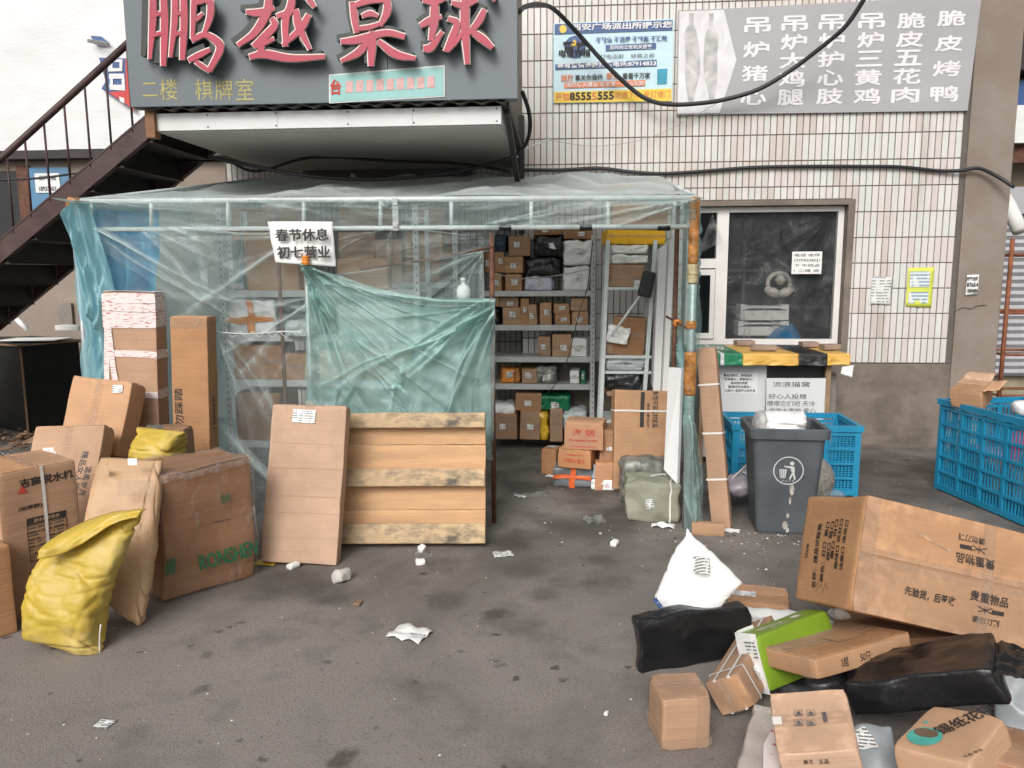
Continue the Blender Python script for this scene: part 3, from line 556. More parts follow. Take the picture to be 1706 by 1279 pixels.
bag('bag', [(1272, 570, 1338, 570, WY+.2, .1), (1276, 560, 1332, 560, WY+.2, .12), (1290, 547, 1324, 546, WY+.2, .1), (1306, 539, 1318, 538, WY+.2, .05)], polym('blue_poly', (.02, .16, .34), .35), amp=.01, label='crumpled blue plastic bag lying inside the window', cat='bag', zmin=.7)
# pale wreath-like ornament hanging inside
orn = empty('ornament', W(1297, 490, y0+.16), label='pale round ornament hanging behind the dark window film', cat='ornament')
mb = MB().tube([V((.10*math.cos(a*.2617), 0, .10+.09*math.sin(a*.2617))) for a in range(25)], .02, 8); mb.build('ring', pmat('pale_plush', (.66, .62, .56), .9, .3, 20), orn, True)
for s in (-1, 1): MB().tube([V((0, -.02, .0)), V((s*.06, -.03, .02)), V((s*.13, -.02, .05))], [.03, .045, .02], 8).build('bow_loop', MC['pale_plush'], orn, True)
MB().tube([V((0, -.03, .1)), V((0, -.05, .13)), V((0, -.03, .16))], [.03, .055, .03], 10).build('head', MC['pale_plush'], orn, True)
nb = wallface(y0-.012); p0, p1 = W(1320, 419, y0-.012), W(1368, 456, y0-.012)
o = sheet('notice', lambda u, v: V((p0.x+(p1.x-p0.x)*u, y0-.013-.004*math.sin(u*3), p1.z+(p0.z-p1.z)*v)), 6, 6, PAPER, label='handwritten white notice stuck on the window glass', cat='notice')
for k, s in enumerate(('电话 收件', '17704304331', '下 午四点', '1 二楼 收')): Face((0, y0-.018, 0), (1, 0, 0), (0, 0, 1), (0, -1, 0), o).text(s, (p0.x+p1.x)/2, p0.z-.03-.045*k, .035, INKGREY, fitw=(p1.x-p0.x)*.85, fith=.026, bold=.004)
# ---- left white building
lb = empty('white_building', (-6, 7.9, 0), label='building with white sheeted upper storey and beige lower wall beyond the stairs', cat='building')
LO = (-6, 7.9, 0)
def sheetP(u, v):
    x = -10+6.9*u; z = 2.85+2.6*v; return V((x+6, -.01-.02*N.noise(V((x*1.5, 0, z*1.5)))-.008*N.noise(V((x*6, 1, z*5)))+.012*math.sin(x*1.3), z+(.02*N.noise(V((x*3, 5, 0))) if v == 0 else 0)))
sheet('white_sheeting', sheetP, 110, 50, WHITEW, lb)
part(MB().box((-10, 8.0, 0), (-2.9, 8.3, 2.9)), 'lower_wall', LEFTW, lb, LO); part(MB().box((-10, 8.0, 2.9), (-3.1, 8.3, 5.4)), 'upper_wall', LEFTW, lb, LO)
part(MB().box((-10, 7.86, 2.76), (-3.1, 8.0, 2.845)), 'eave_shadow_strip', DARKST, lb, LO)  # solid dark strip standing in for the shadow line below the sheeting
def pxbox(x0, y0_, x1, y1, Y, d=.03): a, b = W(x0, y1, Y), W(x1, y0_, Y); return MB().box((a.x, Y, a.z), (b.x, Y+d, b.z))
part(pxbox(45, 278, 113, 400, 7.97), 'blue_panel', pmat('blue_door', (.10, .24, .40), .5, .15, 3, .1, dirt=.3), lb, LO); part(pxbox(-60, 284, 40, 430, 7.97), 'dark_pane', DARKIN, lb, LO); part(pxbox(38, 276, 46, 400, 7.965, .05), 'panel_frame', RUST, lb, LO)
n_ = part(pxbox(60, 288, 98, 321, 7.96, .004), 'door_notice', PAPER, lb, LO)
for k, s in enumerate(('房屋出租', '', '18935601')):
    if s: Face((6, -7.9+7.957, 0), (1, 0, 0), (0, 0, 1), (0, -1, 0), lb).text(s, W(79, 296+k*9, 7.957).x, W(79, 296+k*9, 7.957).z, .05, INKGREY, fitw=.19, fith=.05)
part(pxbox(100, 505, 118, 545, 7.96), 'meter_box', pmat('meter_plastic', (.24, .21, .18), .7), lb, LO)
# torn patch of the old poster beneath the sheeting
tp_ = empty('torn_poster', W(195, 150, 7.84), label='torn strip of blue and red poster showing through the white sheeting', cat='poster')
def tpoly(pts, m, name, dz=0): o_ = tp_.location; MB().poly([W(x, y, 7.84-dz)-o_ for x, y in pts], (0, .004, 0)).build(name, m, tp_)
cr = lambda *a: [(x/3.552, y/3.552) for x, y in a]
tpoly(cr((585, 340), (770, 345), (775, 640), (600, 525), (625, 480)), PDARK, 'blue_panel'); tpoly(cr((742, 350), (790, 345), (790, 650), (745, 615), (640, 545), (745, 535)), pmat('poster_red', (.55, .05, .04), .5), 'red_panel', .006)
for pts in ([(640, 350), (725, 350), (722, 420), (640, 422)], [(645, 435), (735, 435), (735, 465), (645, 465)], [(650, 465), (668, 465), (668, 500), (650, 500)], [(720, 465), (738, 465), (738, 500), (720, 500)], [(645, 500), (740, 500), (740, 535), (650, 530)], [(705, 570), (735, 580), (735, 610), (710, 600)]): tpoly(cr(*pts), BOARDW, 'white_letter', .008)
tpoly(cr((665, 365), (705, 365), (705, 400), (665, 400)), PDARK, 'letter_hole', .012)
fl = empty('loose_flap', W(168, 70, 7.85), label='small torn flap hanging loose on the white sheeting', cat='torn flap')
MB().poly([W(x/3.552, y/3.552, 7.84)-fl.location for x, y in ((535, 210), (600, 215), (650, 255), (560, 262))], (0, .004, 0)).build('dark_hole', PDARK, fl)
sheet('flap', lambda u, v: W((515+130*u)/3.552, (250+25*u-(v*40))/3.552, 7.83-.06*v)-fl.location+V((0, 0, -.03*v*v)), 8, 4, WHITEW, fl, thick=.003)
# ---- alley beyond the pillar
al = empty('alley_shop', (4.6, 9.6, 0), label='shop front with grey roller shutter down the alley beyond the pillar', cat='shop'); AO = (4.6, 9.6, 0)
part(MB().box((3.4, 9.7, 0), (9, 9.9, 5.5)), 'wall', pmat('alley_wall', (.36, .31, .22), .9), al, AO)
for k in range(22): part(MB().poly([(4.3, 9.6, .3+k*.085), (4.3, 9.56, .34+k*.085), (4.3, 9.6, .382+k*.085)], (3.5, 0, 0)), 'slat', SHUT, al, AO)
part(MB().box((4.2, 9.45, 2.2), (8, 9.6, 2.5)), 'shutter_box', SHUT, al, AO); part(MB().box((4.1, 9.3, 2.75), (8, 9.5, 2.95)), 'lintel', RUST, al, AO); part(MB().box((4.1, 9.2, 2.95), (8, 9.4, 3.35)), 'sign_band', PAPER, al, AO); part(MB().box((4.1, 9.25, 3.36), (8, 9.45, 3.62)), 'blue_band', PDARK, al, AO); part(MB().box((4.0, 9.1, 3.7), (8, 9.5, 4.2)), 'dark_canopy', DARKST, al, AO)
sf = empty('scaffold', (W(1668, 620, 7.7).x, 7.7, 0), label='rusty steel scaffold frame standing in the alley beside the pillar', cat='scaffold')
for x in (0, .62):
    for y in (0, .5): MB().tube([V((x, y, 0)), V((x, y, 1.85))], .021, 8).build('post', SCAFF, sf, True)
for z in (.35, .75, 1.15, 1.7):
    for y in (0, .5): MB().tube([V((0, y, z)), V((.62, y, z))], .015, 6).build('rung', SCAFF, sf, True)
    for x in (0, .62): MB().tube([V((x, 0, z)), V((x, .5, z))], .012, 6).build('rung', SCAFF, sf, True)
tb = MB().tube([W(1674, 330, 8.2), W(1700, 385, 8.0)], .07, 14).build('rolled_banner', FOAM, None, True); tag(tb, 'thick white roll hanging beside the corner pillar above the scaffold', 'roll')
# ---- steel staircase
SY0, SY1, SL = 5.8, 6.75, .72
st = empty('staircase', (-5.6, SY0, 0), label='dark maroon steel staircase rising behind the plastic stall', cat='staircase'); SO = (-5.6, SY0, 0)
zt = lambda x: 2.01+SL*(x+4.24)
ang = V((1, 0, SL)).normalized(); nrm = V((-SL, 0, 1)).normalized()
for y in (SY0, SY1):
    part(MB().obox(((-6.95-3.1)/2, y, zt((-6.95-3.1)/2)-.085), (ang, (0, 1, 0), nrm), ((3.85/2)*math.hypot(1, SL), .006, .07)).obox(((-6.95-3.1)/2, y+.02, zt((-6.95-3.1)/2)-.005), (ang, (0, 1, 0), nrm), ((3.85/2)*math.hypot(1, SL), .03, .006)).obox(((-6.95-3.1)/2, y+.02, zt((-6.95-3.1)/2)-.17), (ang, (0, 1, 0), nrm), ((3.85/2)*math.hypot(1, SL), .03, .006)), 'stringer', MAROON, st, SO)
x = -6.70
while x < -3.15:
    part(MB().box((x, SY0+.012, zt(x)-.03), (x+.27, SY1-.012, zt(x)-.022)).box((x, SY0+.012, zt(x)-.205), (x+.006, SY1-.012, zt(x)-.031)), 'tread', DARKST, st, SO); x += .25
part(MB().box((-3.12, SY0, zt(-3.12)-.16), (-2.2, SY1+.3, zt(-3.12)-.1)), 'landing', DARKST, st, SO)
hr = lambda x: 2.44+.75*(x+4.417)
part(MB().tube([V((-6.8, SY0, hr(-6.8))), V((-2.9, SY0, hr(-2.9)))], .026, 10), 'handrail', MAROON, st, SO, True)
for x in (-6.72, -6.52, -6.32, -6.12, -5.92, -5.72, -5.5, -5.3, -5.1, -4.90, -4.72, -4.54, -4.36, -4.20, -4.035, -3.86, -3.685, -3.51, -3.33): part(MB().tube([V((x, SY0, zt(x)-.04)), V((x, SY0, hr(x)))], .0085, 6), 'baluster', MAROON, st, SO, True)
# ---- signboard
SGY = 5.3
sg = empty('signboard', (-1.7, SGY, 2.7), label='dark grey billiards shop signboard with big red raised characters', cat='signboard'); GO = (-1.7, SGY, 2.7)
part(MB().box((-3.045, SGY, 2.70), (-1.242, SGY+.12, 4.0)), 'panel', SIGNG, sg, GO); part(MB().box((-1.238, SGY+.001, 2.70), (-.372, SGY+.12, 4.0)), 'panel', SIGNG, sg, GO)
def brush(strokes, ox, name):
    # strokes in zoom-crop pixels (x,y,width); front faces red over a white rim over dark sides
    ch = empty(name, W(ox+0, 60, SGY-.10)); ch.location = ch.location-V(GO); ch.parent = sg
    loc = ch.location+V(GO); sides, rim, face = MB(), MB(), MB()
    for si, stk in enumerate(strokes):
        pts = smoothpath([(x, y, w_) for x, y, w_ in stk], 5) if len(stk) > 2 else [V(stk[0]).lerp(V(stk[1]), i/5) for i in range(6)]
        for tgt, grow, dep, base, ext in ((sides, 5, SGY-.004, si*.0004, -.085), (rim, 5.5, SGY-.092, si*.0004, -.004), (face, 0, SGY-.104, si*.0005, -.003)):
            lft, rgt = [], []
            n = len(pts)
            for i, p in enumerate(pts):
                a, b = pts[max(0, i-1)], pts[min(n-1, i+1)]; d = V((b.x-a.x, b.y-a.y)); d = d.normalized() if d.length > 1e-6 else V((1, 0))
                tt = i/(n-1); hw = p.z/2*(.62+.38*math.sin(math.pi*min(1, .12+tt*.9)))+grow; e = 0
                if i == 0: e = -hw*.35
                if i == n-1: e = hw*.35
                cxp, cyp = p.x+d.x*e, p.y+d.y*e
                lft.append((cxp-d.y*hw, cyp+d.x*hw)); rgt.append((cxp+d.y*hw, cyp-d.x*hw))
            def wp(q): return W(ox+q[0]/3.552, q[1]/3.552, dep-base)-loc
            L_, R_ = [wp(q) for q in lft], [wp(q) for q in rgt]; ev = V((0, ext, 0)); m_ = len(L_)
            vs = L_+R_+[q+ev for q in L_]+[q+ev for q in R_]; fs = []
            for i in range(m_-1): fs += [(i, i+1, m_+i+1, m_+i), (2*m_+i, 2*m_+i+1, 3*m_+i+1, 3*m_+i), (i, i+1, 2*m_+i+1, 2*m_+i), (m_+i, m_+i+1, 3*m_+i+1, 3*m_+i)]
            fs += [(0, m_, 3*m_, 2*m_), (m_-1, 2*m_-1, 4*m_-1, 3*m_-1)]; tgt.add(vs, fs)
    sides.build('letter_side', SIGND, ch); rim.build('letter_rim', SIGNW, ch); face.build('letter_face', SIGNRED, ch)
brush([[(905, -90, 40), (905, 110, 42), (888, 345, 30)], [(965, -90, 40), (975, 130, 44), (968, 385, 46)], [(905, -90, 30), (965, -100, 30)], [(900, 95, 22), (970, 70, 26)], [(900, 210, 22), (970, 190, 24)], [(1035, -90, 36), (1035, 110, 38), (1010, 335, 30)], [(1085, -90, 40), (1090, 130, 42), (1080, 350, 46)], [(1035, 85, 22), (1085, 70, 24)], [(1035, 205, 22), (1085, 185, 24)],
       [(1165, -100, 40), (1150, 0, 34), (1140, 225, 34)], [(1145, 20, 30), (1235, 0, 40), (1245, 90, 42), (1205, 210, 36)], [(1160, 120, 22), (1200, 80, 26)], [(1140, 235, 40), (1215, 205, 34), (1290, 250, 46), (1300, 300, 50), (1240, 415, 48)], [(1120, 355, 34), (1240, 295, 36)], [(1160, 365, 24), (1240, 420, 30)]], 0, 'character')
brush([[(40, 70, 30), (110, 75, 44), (200, 50, 40)], [(180, -110, 44), (170, 0, 44), (160, 70, 50), (90, 190, 50), (-10, 265, 40)], [(190, 110, 34), (205, 150, 40), (140, 220, 46), (80, 270, 40)], [(130, 230, 40), (120, 330, 44)], [(60, 335, 36), (150, 320, 46), (300, 345, 46), (500, 335, 40)], [(90, 275, 30), (200, 230, 30)],
       [(235, -90, 36), (330, -70, 30)], [(320, -110, 38), (300, 40, 46), (270, 110, 46), (270, 270, 46)], [(220, 95, 30), (290, 75, 36)], [(330, 60, 40), (350, 160, 44), (412, 290, 34)], [(405, 90, 40), (360, 170, 40), (255, 265, 34)], [(390, -30, 30), (440, 40, 36)]], 400, 'character')
brush([[(760, -110, 40), (760, 0, 40)], [(665, 15, 38), (690, 190, 44)], [(660, 40, 30), (770, 0, 40), (880, 0, 40)], [(870, 0, 44), (870, 70, 46), (830, 150, 38)], [(725, 95, 30), (770, 80, 34), (815, 95, 30)], [(690, 170, 30), (770, 160, 28), (840, 135, 30)], [(600, 245, 34), (700, 235, 46), (860, 195, 40), (970, 215, 50)], [(785, 190, 46), (775, 385, 48)], [(760, 240, 40), (700, 310, 44), (600, 360, 30)], [(820, 245, 36), (920, 320, 46), (1035, 345, 36)]], 400, 'character')
brush([[(1085, 0, 34), (1150, 10, 40), (1215, -10, 34)], [(1150, -60, 44), (1150, 110, 50), (1130, 235, 46)], [(1070, 150, 36), (1130, 120, 44), (1190, 100, 34)], [(1090, 285, 40), (1130, 280, 44), (1195, 190, 36)], [(1255, 15, 30), (1320, 30, 40), (1400, 0, 40)], [(1340, -110, 44), (1330, 120, 52), (1345, 375, 44)], [(1235, 110, 34), (1285, 140, 40), (1250, 230, 40), (1215, 300, 34)], [(1320, 190, 28), (1230, 300, 30)], [(1445, 60, 38), (1410, 130, 40), (1350, 200, 36)], [(1380, 190, 44), (1440, 235, 46), (1490, 280, 46)], [(1460, -60, 36), (1510, 0, 34)]], 400, 'character')
sf_ = Face((1.7, 0-.0, -2.7), (1, 0, 0), (0, 0, 1), (0, -1, 0), sg)
for s, px, sz in (('二', 250, 26), ('楼', 281, 30), ('棋', 340, 30), ('牌', 373, 30), ('室', 408, 30)):
    q = W(px, 149, SGY); sf_.text(s, q.x, q.z, .125, GOLD, bold=.0, fitw=sz/1280*5.35, fith=(sz+3)/1280*5.35 if s != '二' else .09)
bn = empty('sticker_banner', W(645, 142, SGY-.01), label='crooked turquoise sticker with faded red lettering on the grey signboard', cat='sticker')
bnl = bn.location
def bpoly(pts, m, name, dz): MB().poly([W(x, y, SGY-dz)-bnl for x, y in pts], (0, .002, 0)).build(name, m, bn)
bpoly([(548, 124), (741, 108), (741, 161), (548, 172)], CWH, 'white_border', .004); bpoly([(550, 126), (739, 111), (739, 159), (550, 170)], PTURQ, 'banner', .006)
for k in range(9): x = 576+k*17; y = 146-(x-550)*.06; bpoly([(x, y-9), (x+12, y-10), (x+12, y+9), (x, y+10)], PPINK, 'faded_character', .0085)
Face(-bnl, (1, 0, 0), (0, 0, 1), (0, -1, 0), bn); q = W(560, 145, SGY); Face(V((0, SGY-.009, 0))-bnl, (1, 0, 0), (0, 0, 1), (0, -1, 0), bn).text('台', q.x, q.z, .08, INKR, fitw=.075, fith=.10, bold=.03)
# canopy under the sign
cn = empty('canopy', (-1.7, 5.4, 2.55), label='white boxed canopy with flat soffit under the grey signboard', cat='canopy'); NO = (-1.7, 5.4, 2.55)
cx0, cx1 = -2.92, -.49
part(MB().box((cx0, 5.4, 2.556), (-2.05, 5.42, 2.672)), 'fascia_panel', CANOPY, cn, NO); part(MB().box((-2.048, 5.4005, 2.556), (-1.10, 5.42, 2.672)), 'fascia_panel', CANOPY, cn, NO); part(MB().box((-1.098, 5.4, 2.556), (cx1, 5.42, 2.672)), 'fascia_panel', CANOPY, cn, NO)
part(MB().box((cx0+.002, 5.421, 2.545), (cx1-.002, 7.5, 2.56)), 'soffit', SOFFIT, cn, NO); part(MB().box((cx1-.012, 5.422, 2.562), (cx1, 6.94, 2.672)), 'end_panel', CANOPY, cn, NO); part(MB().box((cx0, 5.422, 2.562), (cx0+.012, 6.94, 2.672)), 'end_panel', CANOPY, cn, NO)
for x in (-2.55, -2.06, -1.55, -1.09, -.52):
    for z in (2.575, 2.655): part(MB().tube([V((x, 5.3995, z)), V((x, 5.396, z))], .006, 6), 'rivet', DARKST, cn, NO)
mb = MB(); n = 120; vs = []
for i in range(n+1):
    x = -2.95+2.5*i/n; z = 2.688+.012*math.sin(x*2*math.pi/.145)
    vs += [(x, 5.33, z), (x, 6.9, z+.02), (x, 5.33, z+.006), (x, 6.9, z+.026)]
mb.add(vs, [f for i in range(n) for f in ((4*i, 4*i+4, 4*i+5, 4*i+1), (4*i+2, 4*i+3, 4*i+7, 4*i+6), (4*i, 4*i+2, 4*i+6, 4*i+4))]); part(mb, 'corrugated_roof', DARKST, cn, NO)
a_, b_ = W(248, 182, 5.42), W(266, 231, 5.42); part(MB().box((a_.x, 5.36, b_.z), (b_.x, 5.44, a_.z+.1)), 'timber_bracket', WOODB, cn, NO)
part(MB().beam((-.47, 5.45, 2.70), (-.47, 6.93, 2.62), .06, .05).beam((-.45, 6.90, 1.9), (-.45, 6.90, 2.9), .05, .05).beam((-.46, 5.5, 2.66), (-.46, 6.88, 2.2), .04, .04), 'steel_brace', DARKST, cn, NO)
part(MB().box((-2.6, 7.46, 2.30), (-.95, 7.49, 2.54)), 'roller_box', pmat('roller_box_grey', (.10, .095, .09), .6), cn, NO)
# ---- boards and papers on the wall
def wtext(f, s, px, py, hpx, m, wpx=None, bold=.02, rot=0, name='lettering', fat=0):
    a, b = f.at(px, py); o_, *_ = f.world(); dist = (W(px, py, o_.y)-CAM).dot(FW); k = dist/F
    return f.text(s, a, b, 1, m, rot, bold=bold, fitw=(wpx*k if wpx else hpx*k*len(s)*.98), fith=hpx*k, name=name, fat=fat*k)
pb = empty('police_notice_board', W(1020, 170, WY-.02), label='light blue police safety notice board with yellow bottom strip on the tiles', cat='notice board')
PO = pb.location; pf = Face(-V((PO.x, PO.y, PO.z))+V((0, WY-.0235, 0)), (1, 0, 0), (0, 0, 1), (0, -1, 0), pb)
def ppoly(pts, m, name, h): MB().poly([W(x, y, WY-.014-h)-PO for x, y in pts], (0, .003 if h else .012, 0)).build(name, m, pb)
ppoly([(922, 39), (1123, 31), (1120, 169), (922, 172)], PBLUE, 'panel', 0); ppoly([(924, 40), (1121, 33), (1120, 50), (924, 57)], PDARK, 'header_strip', .006); ppoly([(923, 153), (1119, 147), (1119, 168), (923, 171)], PYEL, 'yellow_strip', .006)
ppoly([(925, 107), (1094, 99), (1094, 110), (925, 116)], PDARK, 'phone_strip', .006); ppoly([(1009, 75), (1093, 71), (1093, 81), (1009, 85)], PDARK, 'advice_strip', .006); ppoly([(940, 138), (1075, 133), (1075, 143), (940, 147)], PORG, 'orange_strip', .006); ppoly([(1095, 115), (1112, 114), (1111, 139), (1095, 140)], pmat('app_card', (.03, .30, .42), .5), 'app_card', .006)
ppoly([(939+18*math.cos(k*.5236)+19, 78+19*math.sin(k*.5236)) for k in range(12)], PDARK, 'round_emblem', .006); ppoly([(957, 65), (964, 77), (950, 77)], PYEL, 'warning_triangle', .0095)
ppoly([(938+6*math.cos(k*.5236), 48+7*math.sin(k*.5236)) for k in range(12)], PYEL, 'badge', .0095)
wtext(pf, '西安广场派出所提示您', 1036, 43, 11, BOARDW, 167, .03); wtext(pf, '不轻信 不透露 不转账 不汇款', 1052, 65, 9, PDARK, 118); wtext(pf, '及时向公安机关报案', 1051, 78, 7, BOARDW, 70); wtext(pf, '遇有警情请拨报警电话:87914833', 1010, 107, 9, BOARDW, 164, .03)
wtext(pf, '警惕', 958, 76, 14, INK, 42, .03); wtext(pf, '电信诈骗', 957, 88, 12, INK, 52, .03); wtext(pf, '消防', 945, 130, 11, PORG, 22, .03); wtext(pf, '事关你我他', 981, 129, 10, INK, 46, .02); wtext(pf, '安全', 1021, 126, 11, PORG, 22, .03); wtext(pf, '看看千万家', 1060, 126, 10, INK, 46, .02); wtext(pf, '做好防火建设 安全第一 江山无险', 1008, 140, 7, BOARDW, 130, .01)
wtext(pf, '开锁', 937, 161, 12, PORG, 24, .01); wtext(pf, '8555', 967, 160, 13, INK, 36, .03); wtext(pf, '5', 990, 160, 12, PORG, 9, .01); wtext(pf, '555', 1009, 159, 13, INK, 27, .03); wtext(pf, '疏通下水 安灯修门', 1070, 157, 11, PORG, 92, .0)
wtext(pf, '打电话前    转款之前', 1045, 93, 7, INKGREY, 90, .0)
mbd = empty('menu_board', W(1380, 185, WY-.03), label='long grey roast meat menu board with white characters and duck picture', cat='menu board')
MO = mbd.location; mf = Face(V((0, WY-.0305, 0))-MO, (1, 0, 0), (0, 0, 1), (0, -1, 0), mbd)
def mpoly(pts, m, name, h): MB().poly([W(x, y, WY-.03-h)-MO for x, y in pts], (0, .004 if h else .02, 0)).build(name, m, mbd)
mpoly([(1130, 17), (1212, 14), (1636, -9), (1612, 184), (1127, 191)], BOARDG, 'panel', 0)
def duck_mat():
    m, t, b = nodes('duck_picture_print'); co = coords(t, (1, 1, .7)); n = nn(t, 'ShaderNodeTexNoise', Scale=6.0, Detail=7.0, Distortion=1.6); t.links.new(co, n.inputs[0])
    t.links.new(ramp(t, n.outputs[0], [(.3, (.58, .57, .575)), (.5, (.66, .65, .655)), (.7, (.74, .73, .735))]), b.inputs['Base Color']); b.inputs['Roughness'].default_value = .5; return m
mpoly([(1132, 19), (1206, 16), (1227, 100), (1199, 188), (1129, 189)], duck_mat(), 'picture', .005)
DUCK = pmat('duck_print', (.50, .485, .48), .5, .35, 11, 0)
for dx, sc_ in ((1152, 1.0), (1185, .95)):      # two hanging roast birds, printed
    pts = []
    for k in range(28):
        a = 2*math.pi*k/28; rr = 13+3*math.sin(a*3+dx)+2*math.sin(a*5); yy = math.sin(a); pts.append((dx+rr*math.cos(a)*(.75+.35*max(0, -yy*.2+.5))*sc_, 105+yy*68*sc_))
    mpoly(pts, DUCK, 'bird_print', .0105)
    mpoly([(dx-4, 22), (dx+4, 22), (dx+3, 42), (dx-3, 42)], DUCK, 'bird_print', .0112)
for s_, x0, y0_, x1, y1, px in (('吊炉猪心', 1262, 42, 1255, 162, 36), ('吊炉大鸡腿', 1324, 39, 1317, 162, 36), ('吊炉护心肢', 1386, 37, 1382, 160, 36), ('吊炉三黄鸡', 1452, 35, 1444, 160, 36), ('脆皮五花肉', 1518, 34, 1508, 158, 38), ('脆皮烤鸭', 1585, 30, 1573, 156, 38)):
    for i, c_ in enumerate(s_):
        k = i/(len(s_)-1); wtext(mf, c_, x0+(x1-x0)*k, y0_+(y1-y0_)*k, 24, BOARDW, px+5, .0, fat=1.1)
def paper(name, pts, Y, m, label, cat, lines=0, curl=.01, lm=None):
    a, b, c, d = [W(x, y, Y) for x, y in pts]; o_ = (a+b+c+d)/4; f = bil(a-o_, b-o_, c-o_, d-o_)
    o = sheet(name, lambda u, v: f(u, v)+V((0, -.002-curl*(v**3)*abs(N.noise(V((u*3, v*3, a.x))))*2-curl*.3*N.noise(V((u*4, v*4, a.z))), 0)), 10, 10, m, thick=.0006, label=label, cat=cat); o.location = o_; return o
paper('paper_notice', [(1453, 461), (1486, 462), (1483, 508), (1449, 506)], WY-.004, TEXTP, 'white printed paper notice stuck on the white tiles', 'notice')
paper('flyer', [(1513, 446), (1557, 445), (1551, 512), (1508, 510)], WY-.004, pmat('flyer_lime', (.62, .66, .10), .5, .15), 'yellow green printed flyer stuck on the white tiles', 'flyer')
fo = bpy.data.objects['flyer']; 
for (x0, y0_, x1, y1) in ((1515, 452, 1550, 478), (1513, 486, 1547, 505)):
    a, b = W(x0, y1, WY-.012)-fo.location, W(x1, y0_, WY-.012)-fo.location; MB().box((a.x, a.y, a.z), (b.x, a.y+.002, b.z)).build('printed_block', FLYER, fo)
paper('pillar_sticker', [(1611, 458), (1631, 457), (1629, 489), (1608, 492)], WY-.024, PAPER, 'small white phone number sticker on the brown corner pillar', 'sticker', curl=.0)
psf = Face(V((0, WY-.032, 0))-bpy.data.objects['pillar_sticker'].location, (1, 0, 0), (0, 0, 1), (0, -1, 0), bpy.data.objects['pillar_sticker'])
for k, s in enumerate(('房屋出租', '87654', '13894806')): wtext(psf, s, 1620, 464+k*10, 7, INK, 18, .03)
# ---- cables
def cable(name, pts, r, m, label, n=8): o = MB().tube(smoothpath([W(x, y, Y) for x, y, Y in pts], 6), r, n).build(name, m, None, True); tag(o, label, 'cable'); return o
cable('cable', [(864, 20, 5.5), (875, 11, 5.8), (900, 7, 6.2), (925, 17, 6.5), (965, 58, 6.7), (1010, 108, 6.75), (1055, 150, 6.8), (1085, 168, 6.8), (1120, 174, 6.8), (1165, 172, 6.8), (1210, 165, 6.8), (1265, 148, 6.75), (1320, 115, 6.7), (1370, 77, 6.6), (1410, 42, 6.5), (1445, -10, 6.4)], .018, CABLE, 'thick black cable looping across the notice board and the menu board')
cable('cable', [(866, 283, 6.9), (930, 283, 6.92), (985, 280, 6.92), (1012, 281, 6.92), (1050, 286, 6.92), (1100, 289, 6.92), (1160, 286, 6.92), (1250, 279, 6.92), (1340, 277, 6.92), (1420, 277, 6.92), (1500, 278, 6.92), (1560, 284, 6.92), (1600, 284, 6.9), (1630, 280, 6.88), (1660, 293, 6.86), (1690, 312, 6.8)], .015, CABLE, 'black cable running level across the tiles above the window')
cable('cable', [(870, 152, 6.2), (881, 185, 6.3), (883, 215, 6.4), (874, 243, 6.5), (850, 262, 6.5), (790, 280, 6.4), (720, 292, 6.3), (640, 298, 6.2), (560, 297, 6.1), (480, 288, 6.0), (420, 276, 6.0), (350, 262, 6.0)], .016, CABLE, 'dark cable sagging beneath the canopy above the stall roof')
cable('cable', [(830, 268, 6.6), (870, 250, 6.7), (905, 236, 6.8), (916, 233, 6.85)], .008, PVC, 'short white cable end poking out from the canopy corner', 6)
cable('wire', [(916, 233, 6.88), (955, 240, 6.9), (990, 243, 6.9), (1030, 240, 6.9), (1080, 230, 6.9), (1130, 208, 6.9), (1180, 180, 6.85), (1215, 160, 6.8)], .0025, WIREG, 'thin grey wire sagging between the canopy corner and the menu board', 5)
cable('cable', [(380, 268, 6.3), (430, 285, 6.4), (520, 262, 6.6), (650, 268, 6.8), (760, 272, 6.8), (850, 285, 6.8)], .012, CABLE, 'thin black cable crossing under the dark soffit', 6)
cable('cable', [(-30, 300, 6.9), (60, 297, 6.9), (130, 288, 6.9), (260, 270, 6.8), (370, 268, 6.4)], .010, CABLE, 'black cable crossing in front of the blue door', 6)
# ================================================================== PLASTIC STALL
TY = 4.6; TXL, TXR, TZ = -3.06, .705, 1.975
tent = empty('plastic_stall', (-1.2, TY, 0), label='parcel stall of white pipes covered in greenish plastic film', cat='stall'); TO = (-1.2, TY, 0)
def tpart(mb, name, m, smooth=True): return part(mb, name, m, tent, TO, smooth)
def tsheet(name, P, nu, nv, m, th=0): return sheet(name, lambda u, v: P(u, v)-V(TO), nu, nv, m, tent, thick=th)
ptl, ptr = V((TXL, TY, 2.0)), V((TXR, TY, TZ)); btl, btr = V((-2.85, 6.92, 2.395)), V((.756, 6.92, 2.365))
rl, rr2 = V((TXL, TY, 1.83)), V((TXR, TY, 1.812))
tpart(MB().tube([ptl, ptr], .017, 10), 'top_rail', PIPE); tpart(MB().tube([rl, rr2], .015, 10), 'lower_rail', PIPE)
for px in (152, 252, 380, 506, 634, 752, 885, 1013, 1123):
    a, b = W(px, 336, TY), W(px, 378, TY); tpart(MB().tube([a, b], .012, 8), 'rail_strut', PIPE)
a, b = W(653, 330, TY-.025), W(664, 384, TY-.025); tpart(MB().box((a.x, TY-.026, b.z), (b.x, TY-.019, a.z)).box((a.x+.004, TY-.035, b.z+.02), (b.x-.004, TY-.027, b.z+.04)).box((a.x+.004, TY-.035, a.z-.04), (b.x-.004, TY-.027, a.z-.02)), 'joint_plate', STEEL, False)
for px in (842, 976, 1106):
    a = W(px, 379, TY); tpart(MB().tube([a-V((.036, 0, 0)), a+V((.036, 0, 0))], .0185, 10), 'black_tape', BLACKP)
